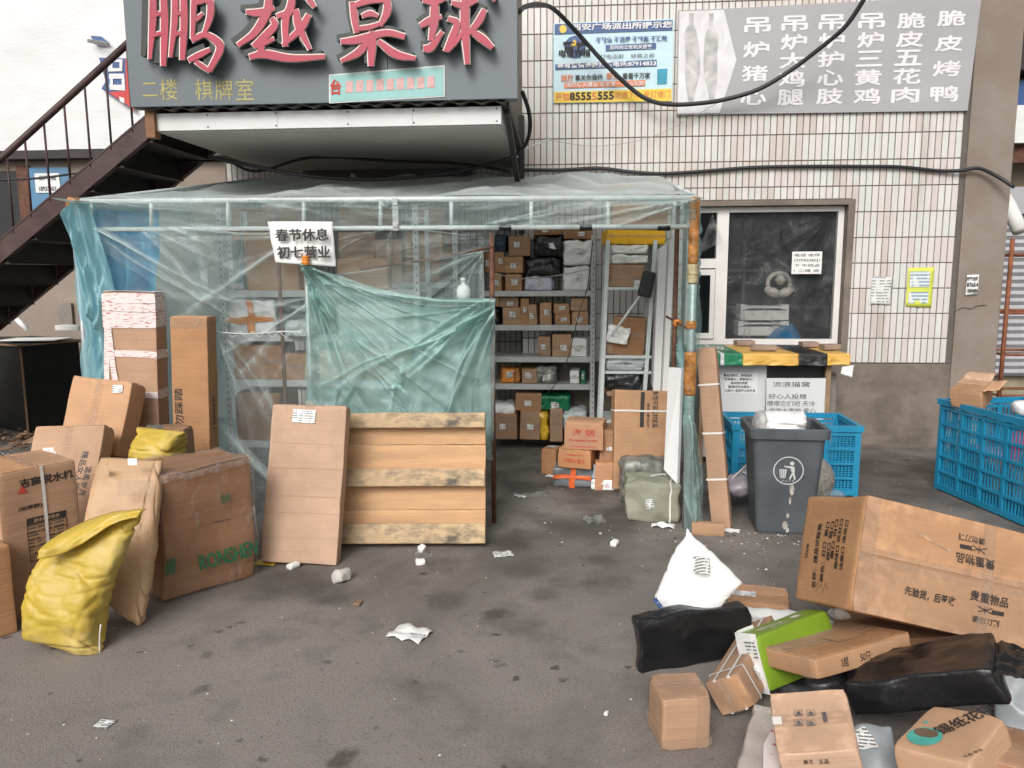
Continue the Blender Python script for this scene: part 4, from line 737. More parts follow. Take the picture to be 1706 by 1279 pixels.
tpart(MB().tube([V((TXL, TY, 0)), ptl], .020, 10), 'corner_post', STEEL); tpart(MB().tube([V((TXR-.005, TY, 0)), ptr], .022, 12), 'corner_post', STEEL)
tpart(MB().tube([ptl, btl], .014, 8), 'side_rail', PIPE); tpart(MB().tube([ptr, btr], .014, 8), 'side_rail', PIPE); tpart(MB().tube([btl, btr], .014, 8), 'back_rail', PIPE)
tpart(MB().tube([V((-2.85, 6.92, 0)), btl], .016, 8), 'back_post', STEEL); tpart(MB().tube([V((.756, 6.92, 0)), btr], .016, 8), 'back_post', STEEL)
a = W(1128, 385, 5.3); tpart(MB().tube([V((a.x, 5.3, 0)), V((a.x, 5.3, 2.09))], .016, 8), 'inner_post', RUST)
a = W(460, 345, 5.0); tpart(MB().tube([V((a.x, 5.0, 0)), V((a.x, 5.0, 2.05))], .014, 8), 'inner_post', RUST)
a = W(508, 400, TY+.03); PX5 = a.x; tpart(MB().tube([V((a.x, TY+.03, 0)), V((a.x, TY+.03, 1.82))], .016, 10), 'door_post', STEEL)
a = W(819, 395, TY+.03); PX8 = a.x; tpart(MB().tube([V((a.x, TY+.03, 0)), V((a.x, TY+.03, W(819, 385, TY).z))], .015, 8), 'door_post', RUST)
tpart(MB().tube([W(600, 449, TY+.06), W(700, 434, TY+.06), W(823, 411, TY+.02)], .008, 8), 'slanted_rod', RUST)
def wrap(p, q, r, m, name='tape_wrap', k=26, jag=.10):
    pts = [V(p).lerp(V(q), i/k) for i in range(k+1)]; rr = [r*(1+jag*N.noise(V((i*.5, r*100, p[2]*9)))) *(1.0 if 0 < i < k else .8) for i in range(k+1)]; tpart(MB().tube(pts, rr, 12), name, m)
pr = lambda y: V((TXR-.005+.0, TY, W(1150, y, TY).z))
COPPER = pmat('amber_tape', (.45, .20, .06), .22, .55, 22, .7, 25); STRAW = pmat('straw_tape', (.42, .36, .20), .3, .4, 22, .6, 25)
wrap(pr(328), pr(440), .030, COPPER, k=40); wrap(pr(440), pr(472), .032, STRAW); wrap(pr(472), pr(586), .0265, FILM_TEAL, 'film_wrap'); wrap(pr(534), pr(548), .030, COPPER, k=8); wrap(pr(586), pr(658), .036, COPPER); wrap(pr(658), pr(708), .032, FILM_TEAL)
a = W(1128, 538, 5.3); wrap(a-V((0, 0, .02)), a+V((0, 0, .025)), .03, ORANGE, k=8); tpart(MB().tube([W(1110, 527, 5.35), W(1128, 537, 5.3), W(1150, 550, TY)], .009, 6), 'brace', RUST)
wrap(V((TXL, TY-.005, 1.90)), V((TXL+.02, TY-.005, 2.02)), .045, COPPER, k=8); q = W(509, 434, TY-.125); wrap(q-V((0, .0, .025)), q+V((0, 0, .03)), .021, ORANGE, 'yellow_tie', 14, .35)
# --- films
def fsheet(name, P, nu, nv, m, anchors, asp, seed, nrm=(0, -1, 0), billow=.03, bf=(3, 3), amp=1.0, edge=0):
    D, I = creases(nu, nv, anchors, asp, seed, billow, bf); n_ = V(nrm); vs = []
    for j in range(nv+1):
        for i in range(nu+1): vs.append(P(i/nu, j/nv)+n_*(float(D[j, i])*amp*(min(1, .04+j/nv/edge) if edge else 1))-V(TO))
    o = MB().add(vs, [(j*(nu+1)+i, j*(nu+1)+i+1, (j+1)*(nu+1)+i+1, (j+1)*(nu+1)+i) for j in range(nv) for i in range(nu)]).build(name, m, tent, True, fix=False)
    at = o.data.attributes.new('fold', 'FLOAT', 'POINT'); at.data.foreach_set('value', I.ravel().astype('f')); return o
def roofP(u, v): return bil(ptl, ptr, btr, btl)(u, v)+V((0, 0, .02-.07*math.sin(math.pi*v)*(.4+.6*abs(math.sin(u*math.pi*3)))))
fsheet('roof_film', roofP, 200, 60, FILM_ROOF, [(0, 0, 9, 5, 60, 1.2, .03, .03), (1, 0, 9, 120, 175, 1.2, .03, .03), (.5, 0, 8, 20, 160, .7, .025, .03), (.25, 1, 5, 200, 340, .8, .03, .04), (.75, 1, 5, 200, 340, .8, .03, .04)], 1.6, 1, (0, 0, 1), .05, (7, 3), edge=.35)
fsheet('front_band_film', lambda u, v: bil(rl, rr2, ptr, ptl)(u, v)+V((0, -.024, 0)), 340, 16, FILM_BAND, [(0, 1, 14, -12, -1, 7, .03, .12), (1, .9, 18, 180, 200, 4, .035, .12), (.52, .7, 10, -10, 190, 4, .02, .12), (.68, .1, 8, -8, 30, 3, .02, .10), (.3, 1, 8, -12, 12, 5, .015, .1)], 22, 2, billow=.012, bf=(14, 2))
fsheet('front_film', lambda u, v: bil(V((TXL, TY, 0)), V((PX5, TY+.02, 0)), V((PX5, TY+.02, 1.84)), V((TXL, TY, 1.84)))(u, v)+V((0, -.014, 0)), 190, 200, FILM_CLEAR, [(0, 1.02, 12, -72, -8, 1.0, .035, .016), (1, .74, 12, 150, 250, .6, .035, .016), (1, .98, 6, 170, 215, .8, .02, .014), (.3, 1, 5, -60, -20, .8, .02, .02), (.62, .62, 5, -85, -50, .5, .02, .012), (1, 0, 5, 100, 150, .6, .03, .02)], .78, 3, billow=.03)
fsheet('upper_door_film', lambda u, v: W(508+u*312, 470-u*52, TY+.03).lerp(V((PX5+.01, TY+.02, 1.82)).lerp(V((PX8+.03, TY+.02, 1.81)), u), v)+V((0, -.012, 0)), 160, 60, FILM_CLEAR, [(.47, 1.05, 10, 190, 350, 1.6, .03, .03), (0, .1, 7, -20, 60, 1.5, .03, .03), (1, .3, 8, 120, 215, 1.3, .03, .03)], 2.6, 4, billow=.02)
fsheet('inner_curtain_film', lambda u, v: W(570+u*250, 700, TY+.12).lerp(W(560+u*245, 458-u*42, TY+.06), v), 110, 90, FILM_BAND, [(1, 1, 10, 190, 265, 1.0, .05, .03), (0, 1, 8, -80, -10, .9, .05, .03), (.5, 0, 6, 40, 140, .6, .04, .04)], 1.2, 5, billow=.05)
ct = smoothpath([W(509, 434, TY-.01), W(540, 450, TY-.01), (W(580, 463, TY-.01)), W(630, 480, TY-.01), W(680, 490, TY-.01), W(740, 496, TY-.01), W(826, 497, TY-.01)], 10)
def curtP(u, v):
    k = min(len(ct)-1, int(u*(len(ct)-1))); k2 = min(len(ct)-1, k+1); top = ct[k].lerp(ct[k2], u*(len(ct)-1)-k)
    bot = W(510+u*312, 700+u*68, TY+.0+.03*math.sin(u*9)); return bot.lerp(top, v)+V((0, -.02*math.exp(-((v-.985)/.014)**2), 0))
CURT = [(0, 1.0, 16, -84, -6, 1.0, .055, .022), (1, .97, 15, 188, 262, 1.1, .05, .022), (1, .90, 3, 205, 214, 1.5, .04, .010), (.02, .98, 8, -9, -1, 1.3, .05, .02), (1, .985, 5, 179, 186, .9, .05, .02), (.15, 0, 6, 30, 140, .5, .04, .04), (.9, .05, 6, 70, 170, .6, .04, .04), (.55, .35, 7, 0, 360, .35, .03, .03)]
fsheet('door_curtain_film', curtP, 220, 170, FILM_TEAL, CURT, 1.12, 6, billow=.045, bf=(4, 4))
fsheet('curtain_inner_layer', lambda u, v: curtP(.02+u*.96, v*.93)+V((0, .06, 0)), 120, 100, FILM_TEAL, [(1, .9, 9, 195, 255, .9, .05, .03), (0, .95, 7, -70, -15, .8, .05, .03), (.5, 0, 6, 30, 150, .6, .05, .05)], 1.12, 7, billow=.06)
fsheet('right_side_film', lambda u, v: bil(V((TXR, TY, .35)), V((.75, 6.9, .35)), btr, ptr)(u, v)+V((.02, 0, 0)), 110, 90, FILM_SIDE, [(0, 1, 10, -80, -5, .9, .04, .02), (.3, .45, 8, 0, 360, .5, .04, .02), (1, 1, 7, 190, 260, .7, .04, .03)], 1.4, 8, (-1, 0, 0), .04)
fsheet('left_side_film', lambda u, v: bil(V((TXL, TY, .0)), V((-2.9, 6.9, .0)), btl, ptl)(u, v)+V((-.02, 0, 0)), 90, 80, FILM_BLUE, [(0, 1, 10, -80, -5, .9, .05, .03), (1, 1, 7, 190, 260, .7, .05, .03)], 1.4, 9, (1, 0, 0), .05)
def cornerP(u, v):   # gathered film hanging at the left corner, tied at half height
    y = 338+(1-v)*420; waist = math.exp(-((y-555)/22)**2); xl = 119+(1-v)*26+waist*12; xr = 150+(min(1, (1-v)*1.9))*66-waist*8
    return W(xl+(xr-xl)*u, y, TY-.06)+V((0, -.04*math.sin(u*math.pi)-.012*math.sin(u*19+v*3+N.noise(V((u*3, v*5, 0)))*3)*(1+waist), 0))
fsheet('corner_drape_film', cornerP, 90, 110, FILM_BLUE, [(.1, 1, 9, -88, -55, .9, .045, .03), (.55, .48, 10, 60, 120, .35, .03, .02), (.55, .48, 10, 240, 300, .35, .03, .02)], .35, 10, billow=.03)
def poledrapeP(u, v):
    y = 690+(1-v)*200; ww = 10+14*math.sin(min(1, (1-v)*1.3)*math.pi*.6); return W(1136+ww*.15+u*(ww+8), y, TY-.03)+V((0, -.04*math.sin(u*math.pi), 0))
fsheet('pole_drape_film', poledrapeP, 30, 80, FILM_TEAL, [(.5, 1, 7, -100, -80, .9, .03, .02), (.5, .1, 5, 60, 120, .4, .03, .02)], .25, 11, billow=.025, bf=(2, 6))
tpart(MB().tube(smoothpath([W(x, 554+2*math.sin(x), TY-.04) for x in range(362, 512, 12)], 2), .004, 5), 'lacing_cord', PIPE)
tpart(MB().tube([W(366+k*11, 552 if k % 2 else 562, TY-.042) for k in range(13)], .0025, 5), 'lacing_cord', PIPE)
tpart(MB().tube(smoothpath([W(825, 456, 5.0), W(870, 464, 5.4), W(920, 460, 5.8), (W(980, 448, 6.0)), W(1040, 425, 6.1), W(1090, 415, 6.1)], 5), .004, 5), 'hanging_wire', WIREG)
# --- paper notice tied on the film
a, b, c, d = W(446, 369, TY-.06), W(554, 369, TY-.06), W(560, 444, TY-.07), W(462, 437, TY-.07)
o = sheet('paper_sign', lambda u, v: bil(d, c, b, a)(u, v)+V((0, -.02*math.sin(u*3)-.012*N.noise(V((u*3, v*3, 0)))-.03*(1-v)*(1-u), 0)), 24, 18, PAPER, thick=.0008, label='white holiday closing notice tied to the front of the stall', cat='paper sign')
nf = Face((0, TY-.115, 0), (1, 0, 0), (0, 0, 1), (0, -1, 0), o)
for s, y, x in (('春节休息', 391, 503), ('初七营业', 420, 506)): wtext(nf, s, x, y, 20, INK, 90, .01, fat=.5)
# ================================================================== RACKS AND SHELVED PARCELS
def rack(name, x0, x1, y0_, y1, levels, top, label, m=SHELFM, th=.045):
    r_ = empty(name, ((x0+x1)/2, y0_, 0), label=label, cat='shelf rack'); O = ((x0+x1)/2, y0_, 0)
    for x, sx in ((x0, 1), (x1, -1)):
        for y, sy in ((y0_, 1), (y1, -1)):
            mb = MB().box((x, y, 0), (x+sx*.038, y+sy*.003, top)).box((x, y+sy*.0031, 0), (x+sx*.003, y+sy*.038, top)); u_ = part(mb, 'upright', m, r_, O)
            if sy > 0:
                mb = MB()
                for k in range(int(top/.05)): mb.box((x+sx*.013, y-.0008, .03+k*.05), (x+sx*.021, y-.0002, .045+k*.05))
                h_ = mb.build('slot_row', DARKST, u_); h_['kind'] = 'stuff'; h_.data.transform(Matrix.Translation(-V(O)))
    for z in levels: part(MB().box((x0+.04, y0_-.004, z-th), (x1-.04, y0_-.001, z+.002)).box((x0+.004, y0_+.004, z-.012), (x1-.004, y1-.004, z)), 'shelf', m, r_, O)
    return r_
RY = 6.62
zl = [W(900, y, RY).z for y in (484.5, 541.5, 594.5, 640)]
rx0, rx1 = W(800, 560, RY).x, W(991, 560, RY).x
rack('shelf_rack', rx0, rx1, RY, 7.1, zl, W(980, 392, RY).z, 'grey slotted steel rack full of small parcels behind the open doorway')
STIN = {'b': CARD, 'd': CARD3, 'p': CARD2, 'o': CARDO}
def item(ox, oy, rc, Y, dep, kind, label, lv=None, group=None, lab=True, m=None, name=None, cat=None, floor=False):
    x0, y0_, x1, y1 = rc; k = 3.552; a = W(ox+x0/k, oy+y1/k, Y); b = W(ox+x1/k, oy+y0_/k, Y); z0, z1 = a.z, b.z
    if lv is not None:
        z0 = min(lv, key=lambda q: abs(q-z0)) if min(abs(q-z0) for q in lv) < .05 else z0
    if floor and z0 < .08: z0 = .001
    w_, h_ = b.x-a.x, max(.02, z1-z0); loc = ((a.x+b.x)/2, Y+dep/2+random.uniform(0, .02), z0+.001); rot = (0, random.uniform(-1.2, 1.2), random.uniform(-9, 9))
    if kind in STIN:
        bx = carton(name or 'parcel_box', loc, rot, (w_*.99, dep, h_*.985), label, m or STIN[kind], cat=cat or 'parcel', group=group, dent=.004)
        bx.flaps('top', 'u', tape=False); bx.front.quad(0, random.uniform(-.1, .1)*h_, w_*.98, min(.035, h_*.2), TAPEC, 'tape_strip', off=.003)
    else: bx = parcel(name or 'poly_parcel', loc, rot, (w_*.98, dep, h_*.97), label, m, cat=cat or 'parcel', group=group, r=min(.02, h_*.25), crumple=.016, cf=16)
    if lab and random.random() < .82: bx.label('front', random.uniform(-.12, .12)*w_, random.uniform(-.12, .12)*h_, min(.055, w_*.4), min(.05, h_*.4), random.uniform(-.1, .1))
    return bx
G1 = 'parcels on the steel rack'
c7 = (780, 300)
for rc, kd, lb_, mt in (
    ((95, 425, 145, 548), 'd', 'brown box at the curtain end of the top shelf, in a stack', None), ((147, 425, 204, 548), 'b', 'brown box under the navy parcel on the top shelf', None),
    ((206, 452, 333, 550), 'b', 'wide brown box between two others beside the black parcels', None), ((146, 556, 204, 655), 'b', 'small brown box standing on the top shelf near the rusty post', None),
    ((226, 556, 324, 655), 'b', 'brown box on the top shelf with label at its lower corner', None), ((236, 330, 362, 450), 'b', 'topmost brown box of the stack beside the black poly parcels', None),
    ((130, 318, 228, 423), 'k', 'dark navy parcel on top of the brown boxes by the rusty post', NAVY), ((385, 328, 560, 455), 'k', 'large black poly parcel lying on another black parcel', BLACKP),
    ((345, 457, 552, 566), 'k', 'black poly parcel resting on the lavender box', BLACKP), ((335, 568, 508, 655), 'k', 'pale lavender box with zigzag edge on the top shelf', LAV),
    ((556, 352, 728, 503), 'k', 'upper white wrapped parcel stacked by the rack upright', WHITEP), ((556, 507, 720, 655), 'k', 'lower white wrapped parcel standing by the rack upright', WHITEP),
    ((385, 285, 555, 326), 'd', 'flat brown box lying on top of the black parcel', None), ((562, 285, 738, 348), 'd', 'flat brown box lying on top of the white parcels', None)):
    item(*c7, rc, RY+.03, .26, kd, lb_, zl, G1, m=mt)
for rc, kd, lb_, mt in (
    ((120, 690, 183, 750), 'b', 'small box on the second shelf half hidden by the curtain', None), ((188, 697, 303, 752), 'b', 'flat brown box resting on a square box on the second shelf', None), ((150, 754, 190, 858), 'k', 'narrow black parcel on the second shelf', BLACKP),
    ((195, 754, 302, 858), 'b', 'square brown box under a flat box on the second shelf', None), ((306, 700, 357, 858), 'b', 'tall narrow brown box on the second shelf', None), ((358, 738, 418, 858), 'b', 'upright brown box with a large label on the second shelf', None),
    ((421, 725, 490, 860), 'b', 'brown box with long white label strip on the second shelf', None), ((497, 732, 592, 790), 'b', 'upper small brown box of the middle pair on the second shelf', None), ((512, 792, 602, 862), 'b', 'lower small brown box of the middle pair on the second shelf', None),
    ((610, 700, 712, 775), 'b', 'upper box of the pair at the upright end of the second shelf', None), ((606, 778, 702, 862), 'b', 'lower box of the pair at the upright end of the second shelf', None),
    ((425, 930, 497, 1060), 'b', 'narrow brown box standing on the third shelf', None), ((500, 915, 614, 1062), 'b', 'large brown box on the third shelf beside the white box', None), ((620, 937, 714, 1068), 'p', 'white box with orange tape edge on the third shelf', WHITEP),
    ((187, 1113, 274, 1224), 'k', 'orange taped parcel on the lowest shelf', ORANGE), ((276, 1116, 313, 1224), 'k', 'narrow amber taped parcel on the lowest shelf', COPPER), ((314, 1120, 404, 1224), 'b', 'brown box beside the orange parcel on the lowest shelf', None),
    ((409, 1105, 530, 1230), 'k', 'mottled grey green wrapped parcel on the lowest shelf', CAMO), ((610, 1130, 668, 1235), 'p', 'small white box on the lowest shelf beside a green one', WHITEP), ((670, 1130, 698, 1235), 'p', 'narrow green box at the upright end of the lowest shelf', GREENP)):
    item(*c7, rc, RY+.03, .24, kd, lb_, zl, G1, m=mt)
c3 = (780, 600)
for rc, kd, lb_, mt, dy in (
    ((145, 322, 300, 470), 'd', 'dark brown carton with faint print on the floor under the rack', None, 0), ((305, 303, 425, 470), 'b', 'brown carton with label on the floor under the rack', None, 0), ((427, 305, 481, 476), 'k', 'narrow yellow taped parcel standing under the rack', YELLOWT, 0), ((483, 290, 562, 482), 'b', 'tall brown carton with large label under the rack', None, 0),
    ((272, 200, 425, 300), 'b', 'brown box with two white labels on top of floor cartons', None, .02), ((428, 207, 606, 300), 'k', 'shiny green poly parcel on top of floor cartons', GREENP, .02), ((120, 265, 268, 320), 'k', 'white poly bag on top of the dark floor carton', WHITEP, .02), ((565, 300, 702, 410), 'k', 'pale grey poly bag on the floor beside the rack upright', pmat('pale_poly', (.55, .60, .60), .35, .1, 4, .6, 11), .0)):
    item(*c3, rc, RY-.02+dy, .30, kd, lb_, None, 'parcels on the floor below the rack', m=mt, floor=True)
# --- left rack behind the film
LY = 5.45
lz = [W(430, y, LY).z for y in (484, 558, 633, 735)]
lx0, lx1 = W(371, 560, LY).x, W(700, 560, LY).x
rack('shelf_rack', lx0, lx1, LY, 5.9, lz, W(380, 345, LY).z, 'tall grey steel rack behind the plastic film front', m=SHELFM)
k6 = lambda *a: [v*3.552/7.104 for v in a]
G2 = 'parcels on the rack behind the film'
def fitem(px, kd, lb_, mt=None, Y=LY+.02, dep=.3, lv=lz, lab=False, name=None): x0, y0_, x1, y1 = [v*3.552 for v in px]; return item(0, 0, (x0, y0_, x1, y1), Y, dep, kd, lb_, lv, G2, lab, mt, name)
pw = fitem((381, 498, 458, 558), 'k', 'white bundle with an orange tape cross behind the film', WHITEP)
pw.front.quad(0, 0, .05, pw.h*.96, ORANGE, 'orange_tape', off=.012); pw.front.quad(0, -.02, pw.w*.98, .045, ORANGE, 'orange_tape', off=.0135)
fitem((463, 495, 503, 520), 'k', 'dark grey flat parcel on the film covered rack', pmat('slate_poly', (.09, .10, .11), .4), lv=[W(430, 522, LY).z]); fitem((463, 521, 505, 558), 'k', 'dark grey soft parcel under a flat one behind the film', pmat('slate_poly', (.09, .10, .11), .4)); fitem((470, 534, 520, 558), 'k', 'pale rolled bundle beside the white taped bundle', PIPE, Y=LY-.1)
fitem((388, 575, 466, 633), 'd', 'brown carton on the third level behind the film', None); fitem((470, 590, 520, 633), 'd', 'small brown carton next to the inner rusty post', None); fitem((395, 655, 470, 735), 'd', 'brown carton low on the rack behind the film', None); fitem((530, 585, 600, 633), 'p', 'carton on the rack behind the teal curtain', None); fitem((610, 570, 690, 633), 'p', 'larger carton on the rack behind the teal curtain', None); fitem((560, 505, 660, 558), 'k', 'pale bundle on the rack behind the teal curtain', WHITEP)
fitem((412, 385, 495, 484), 'b', 'large carton on the top level behind the paper notice', None); fitem((560, 430, 640, 484), 'b', 'carton on the top level of the rack behind the slanted rod', None)
G3 = 'cartons stacked high at the back of the stall'
for px, kd, lb_ in (((385, 345, 500, 400), 'b', 'wide carton high at the back behind the rail'), ((565, 385, 625, 470), 'b', 'carton high at the back beside the paper notice'), ((628, 398, 674, 470), 'p', 'pale square carton high at the back of the stall'), ((676, 385, 740, 430), 'b', 'carton high at the back beneath the joint plate'), ((676, 432, 735, 475), 'd', 'darker carton under another at the back'), ((560, 345, 650, 384), 'b', 'flat carton on top at the back of the stall'), ((690, 345, 735, 384), 'd', 'small carton on top at the back under the roof')):
    x0, y0_, x1, y1 = [v*3.552 for v in px]; item(0, 0, (x0, y0_, x1, y1), 6.3, .4, kd, lb_, None, G3, False)
rack('shelf_rack', W(375, 470, 6.2).x, W(760, 470, 6.2).x, 6.28, 6.8, [W(500, 471, 6.3).z, W(500, 560, 6.3).z, W(500, 640, 6.3).z], W(500, 370, 6.3).z, 'grey rack carrying cartons at the back wall of the stall')
for px, kd, lb_ in (((520, 500, 600, 559), 'b', 'carton on the back rack behind the hanging curtain'), ((610, 505, 690, 559), 'd', 'dark carton on the back rack behind the hanging curtain'), ((400, 505, 470, 559), 'd', 'dark carton on the back rack behind the white bundle'), ((540, 580, 660, 639), 'b', 'wide carton on the lower back rack level')):
    x0, y0_, x1, y1 = [v*3.552 for v in px]; item(0, 0, (x0, y0_, x1, y1), 6.3, .4, kd, lb_, [W(500, 560, 6.3).z, W(500, 640, 6.3).z], G3, False)
sheet('blue_tarp', lambda u, v: W(150+u*(118+4*math.sin(v*9)), 350+(1-v)*320, 4.78)+V((0, -.05*math.sin(u*15+N.noise(V((u*3, v*4, 1)))*2)-.06*N.noise(V((u*4, v*3, 2))), 0)), 60, 60, BLUETARP, label='blue tarpaulin hanging inside the stall at the end by the stairs', cat='tarpaulin')
bt = empty('bottle', W(772, 497, TY+.12), label='white plastic bottle hanging behind the curtain top', cat='bottle')
prof = [(0, 0), (.040, 0), (.042, .02), (.042, .055), (.030, .078), (.014, .088), (.012, .105), (0, .105)]
def lathe(prof, n=18):
    mb = MB(); vs = [(r*math.cos(2*math.pi*k/n), r*math.sin(2*math.pi*k/n), z) for r, z in prof for k in range(n)]; return mb.add(vs, [(i*n+k, i*n+(k+1) % n, (i+1)*n+(k+1) % n, (i+1)*n+k) for i in range(len(prof)-1) for k in range(n)])
lathe(prof).build('body', WHITEP, bt, True); lathe([(0, .105), (.016, .105), (.016, .125), (0, .127)]).build('cap', WHITEP, bt, True)
# --- narrow rack beside the doorway with its load
NY = 5.95
n0, n1 = W(1010, 500, NY).x, W(1094, 500, NY).x
nz = [W(1050, y, NY).z for y in (478, 592, 618, 700)]
nr = empty('narrow_rack', ((n0+n1)/2, NY, 0), label='narrow white metal rack with splayed legs beside the doorway', cat='shelf rack'); NOO = ((n0+n1)/2, NY, 0)
for pts in (((1013, 400, NY), (1003, 650, NY), (997, 790, NY)), ((1092, 400, NY), (1082, 560, NY), (1072, 700, NY), (1064, 790, NY))):
    part(MB().beam(W(*pts[0]), W(*pts[-1]), .03, .03, (0, 1, 0)), 'leg', PIPE, nr, NOO); q0, q1 = W(*pts[0]), W(*pts[-1]); part(MB().beam(q0+V((0, .38, 0)), q1+V((0, .38, 0)), .03, .03, (0, 1, 0)), 'leg', PIPE, nr, NOO)
for z in nz: part(MB().box((n0, NY-.012, z-.02), (n1-.03, NY+.4, z)), 'shelf', PIPE, nr, NOO)
NG = 'goods on the narrow rack'
def nit(rc, kd, lb_, mt=None, Y=NY+.02, dep=.33, lv=nz, lab=False, name=None, cat=None): return item(*c7, rc, Y, dep, kd, lb_, lv, NG, lab, mt, name, cat)
yb = nit((806, 296, 1162, 380), 'b', 'bright yellow box on top of the narrow rack', YELLOWBOX); nit((840, 378, 1066, 438), 'k', 'upper white foam slab near the top of the narrow rack', FOAM, name='foam_slab'); nit((838, 440, 1062, 497), 'k', 'lower white foam slab on the narrow rack carton', FOAM, name='foam_slab')
nb_ = nit((832, 499, 1050, 634), 'b', 'reddish brown carton with corner label on the narrow rack', CARD3); nb_.label('front', .1, -.06, .07, .06)
item(*c7, (838, 140, 1176, 292), 6.3, .4, 'b', 'large pale carton on top of the narrow rack behind the film', None, NG, False, CARDO)
nit((816, 1040, 1045, 1085), 'k', 'folded pale poly sheets on the narrow rack', pmat('pale_poly', (.55, .60, .60), .35, .1, 4, .6, 11), name='folded_sheet'); nit((816, 1087, 1035, 1125), 'k', 'grey wrapped flat parcel with lime edge on the narrow rack', GREYP); nit((815, 1135, 1035, 1235), 'k', 'dark metallic parcel on the lower shelf of the narrow rack', pmat('dark_metallic', (.05, .055, .06), .25, .4, 8, .5, 30, metal=.4))
for rc, rot, mt, lb_ in (((850, 812, 1050, 1020), 4, CARD3, 'dark carton tipped on the narrow rack'), ((955, 870, 1040, 980), -20, CARD, 'tilted brown box behind the white envelope'), ((818, 960, 1000, 1020), 6, CARD, 'flat brown box under the white envelope'), ((816, 860, 950, 968), 6, WHITEP, 'white crumpled envelope on the narrow rack')):
    bx = nit(rc, 'b' if mt is not WHITEP else 'k', lb_, mt, NY+.02 if 'envelope' not in lb_ or mt is not WHITEP else NY-.03, .22 if mt is not WHITEP else .05); bx.o.rotation_euler[1] = R(rot)
nit((805, 180, 880, 350) if False else (806, 1255, 880, 1279), 'd', 'brown carton end low on the narrow rack', None)
mp_ = empty('mop', W(990, 578, NY-.1), label='dark mop with pale handle leaning on the narrow rack', cat='mop')
a, b = W(1068, 490, NY-.12)-mp_.location, W(1018, 560, NY-.16)-mp_.location; MB().tube([a, b], .010, 8).build('handle', PIPE, mp_, True)
Box('head', a+V((.02, 0, -.02)), (0, 12, 0), (.10, .05, .19), pmat('mop_black', (.02, .02, .022), .6), r=.02, parent=mp_)
# cable dropping in front of the rack
cable('cable', [(988, 400, 6.3), (978, 480, 6.3), (965, 520, 6.3), (945, 600, 6.2), (925, 640, 6.2), (912, 655, 6.15)], .004, CABLE, 'thin black wire hanging diagonally in front of the parcel rack', 5)
# boards leaning against the right end inside
for k, (pts, m_, lb_) in enumerate((([(1098, 415), (1112, 405), (1100, 655), (1088, 650)], WBOARD, 'pale grey panel leaning inside the film wall beside the narrow rack'), ([(1116, 400), (1124, 395), (1112, 670), (1103, 668)], PVC, 'thin white panel leaning by the rusty inner post'))):
    Yb = 5.7-.15*k; P4 = [W(x, y, Yb) for x, y in pts]; o_ = P4[3].copy(); o = MB().poly([p-o_ for p in P4], (.02, .5, 0)).build('leaning_panel', m_); o.location = o_; tag(o, lb_, 'panel')
# ================================================================== GOODS BY THE STALL, RIGHT OF THE DOORWAY
b = carton('carton', (.103, 5.532, .290), (0, 0, -8.4), (.280, .221, .197), 'carton with red printed characters on top of a small stack', CARDO); b.flaps('top'); b.front.text('海 锅', 0, .03, .06, INKR, fitw=.16, fith=.05); b.front.text('四川省成都市工业园区', 0, -.03, .02, INKR, fitw=.20, fith=.018); b.front.text('火锅底料食品', 0, -.075, .02, INKR, fitw=.18, fith=.012, bold=0)
b = carton('carton', (.045, 5.527, .153), (0, 0, -13.5), (.245, .215, .13), 'upside down carton with red print, middle of a small stack', CARDO); b.flaps('top'); b.front.text('公爱中国心', 0, -.01, .05, INKR, rot=math.pi, fitw=.16, fith=.035); b.front.text('火锅底料', 0, .035, .05, INKR, rot=math.pi, fitw=.12, fith=.012)
b = parcel('parcel', (.02, 5.564, .0), (0, 0, -4.7), (.288, .204, .15), 'grey poly parcel with red orange tape cross under red printed cartons', pmat('dark_grey_poly', (.17, .18, .19), .3, .3, 6, .8, 16)); b.front.quad(0, 0, .04, .145, REDTAPE, 'tape_strip', off=.012); b.front.quad(0, 0, .285, .03, REDTAPE, 'tape_strip', off=.0135)
p = G(915, 792); carton('carton', (p.x+.02, p.y+.1, 0), (0, 0, -20), (.12, .16, .20), 'small brown box on the ground beside the red printed stack', CARDO).label('top', 0, 0, .08, .06)
p = G(1007, 818); b = parcel('parcel', (p.x, p.y+.06, 0), (0, 0, -6), (.19, .11, .085), 'small white padded parcel with pink print lying on the ground', WHITEP); b.front.text('珍品', 0, 0, .03, PPINK, fitw=.07, fith=.025)
bag('bag', [(985, 796, 1022, 792, 5.45, .10), (988, 788, 1018, 786, 5.45, .09), (990, 780, 1008, 778, 5.45, .05), (990, 774, 996, 774, 5.45, .015)], GREYP, amp=.012, label='crumpled grey plastic bag beside the white padded parcel', cat='bag')
b = carton('carton', (.485, 5.434, .0), (-8, 2, 8), (.40, .138, .70), 'tall strapped carton with black print leaning by the narrow rack', CARD); b.o.location.z = .012; b.flaps('top'); b.strap('z', .56); b.label('top', .05, 0, .09, .04); a1, b1 = b.front.at(1092, 682); b.front.text('新型环保板材家具', a1, b1, .05, INK, rot=-math.pi/2, fitw=.26, fith=.045); a1, b1 = b.front.at(1070, 682); b.front.quad(a1, b1, .03, .25, INK, 'black_bar'); b.front.text('请轻拿轻放', a1+.045, b1-.04, .03, INK, rot=-math.pi/2, fitw=.18, fith=.02)
carton('carton', (.28, 5.62, 0), (0, 0, 4), (.17, .3, .42), 'brown carton standing under the narrow rack', CARD3).flaps('top').label('front', 0, .08, .08, .03)
carton('carton', (.27, 5.45, 0), (0, 0, 0), (.20, .12, .20), 'reddish box with tape standing before the narrow rack', CARDO).flaps('top')
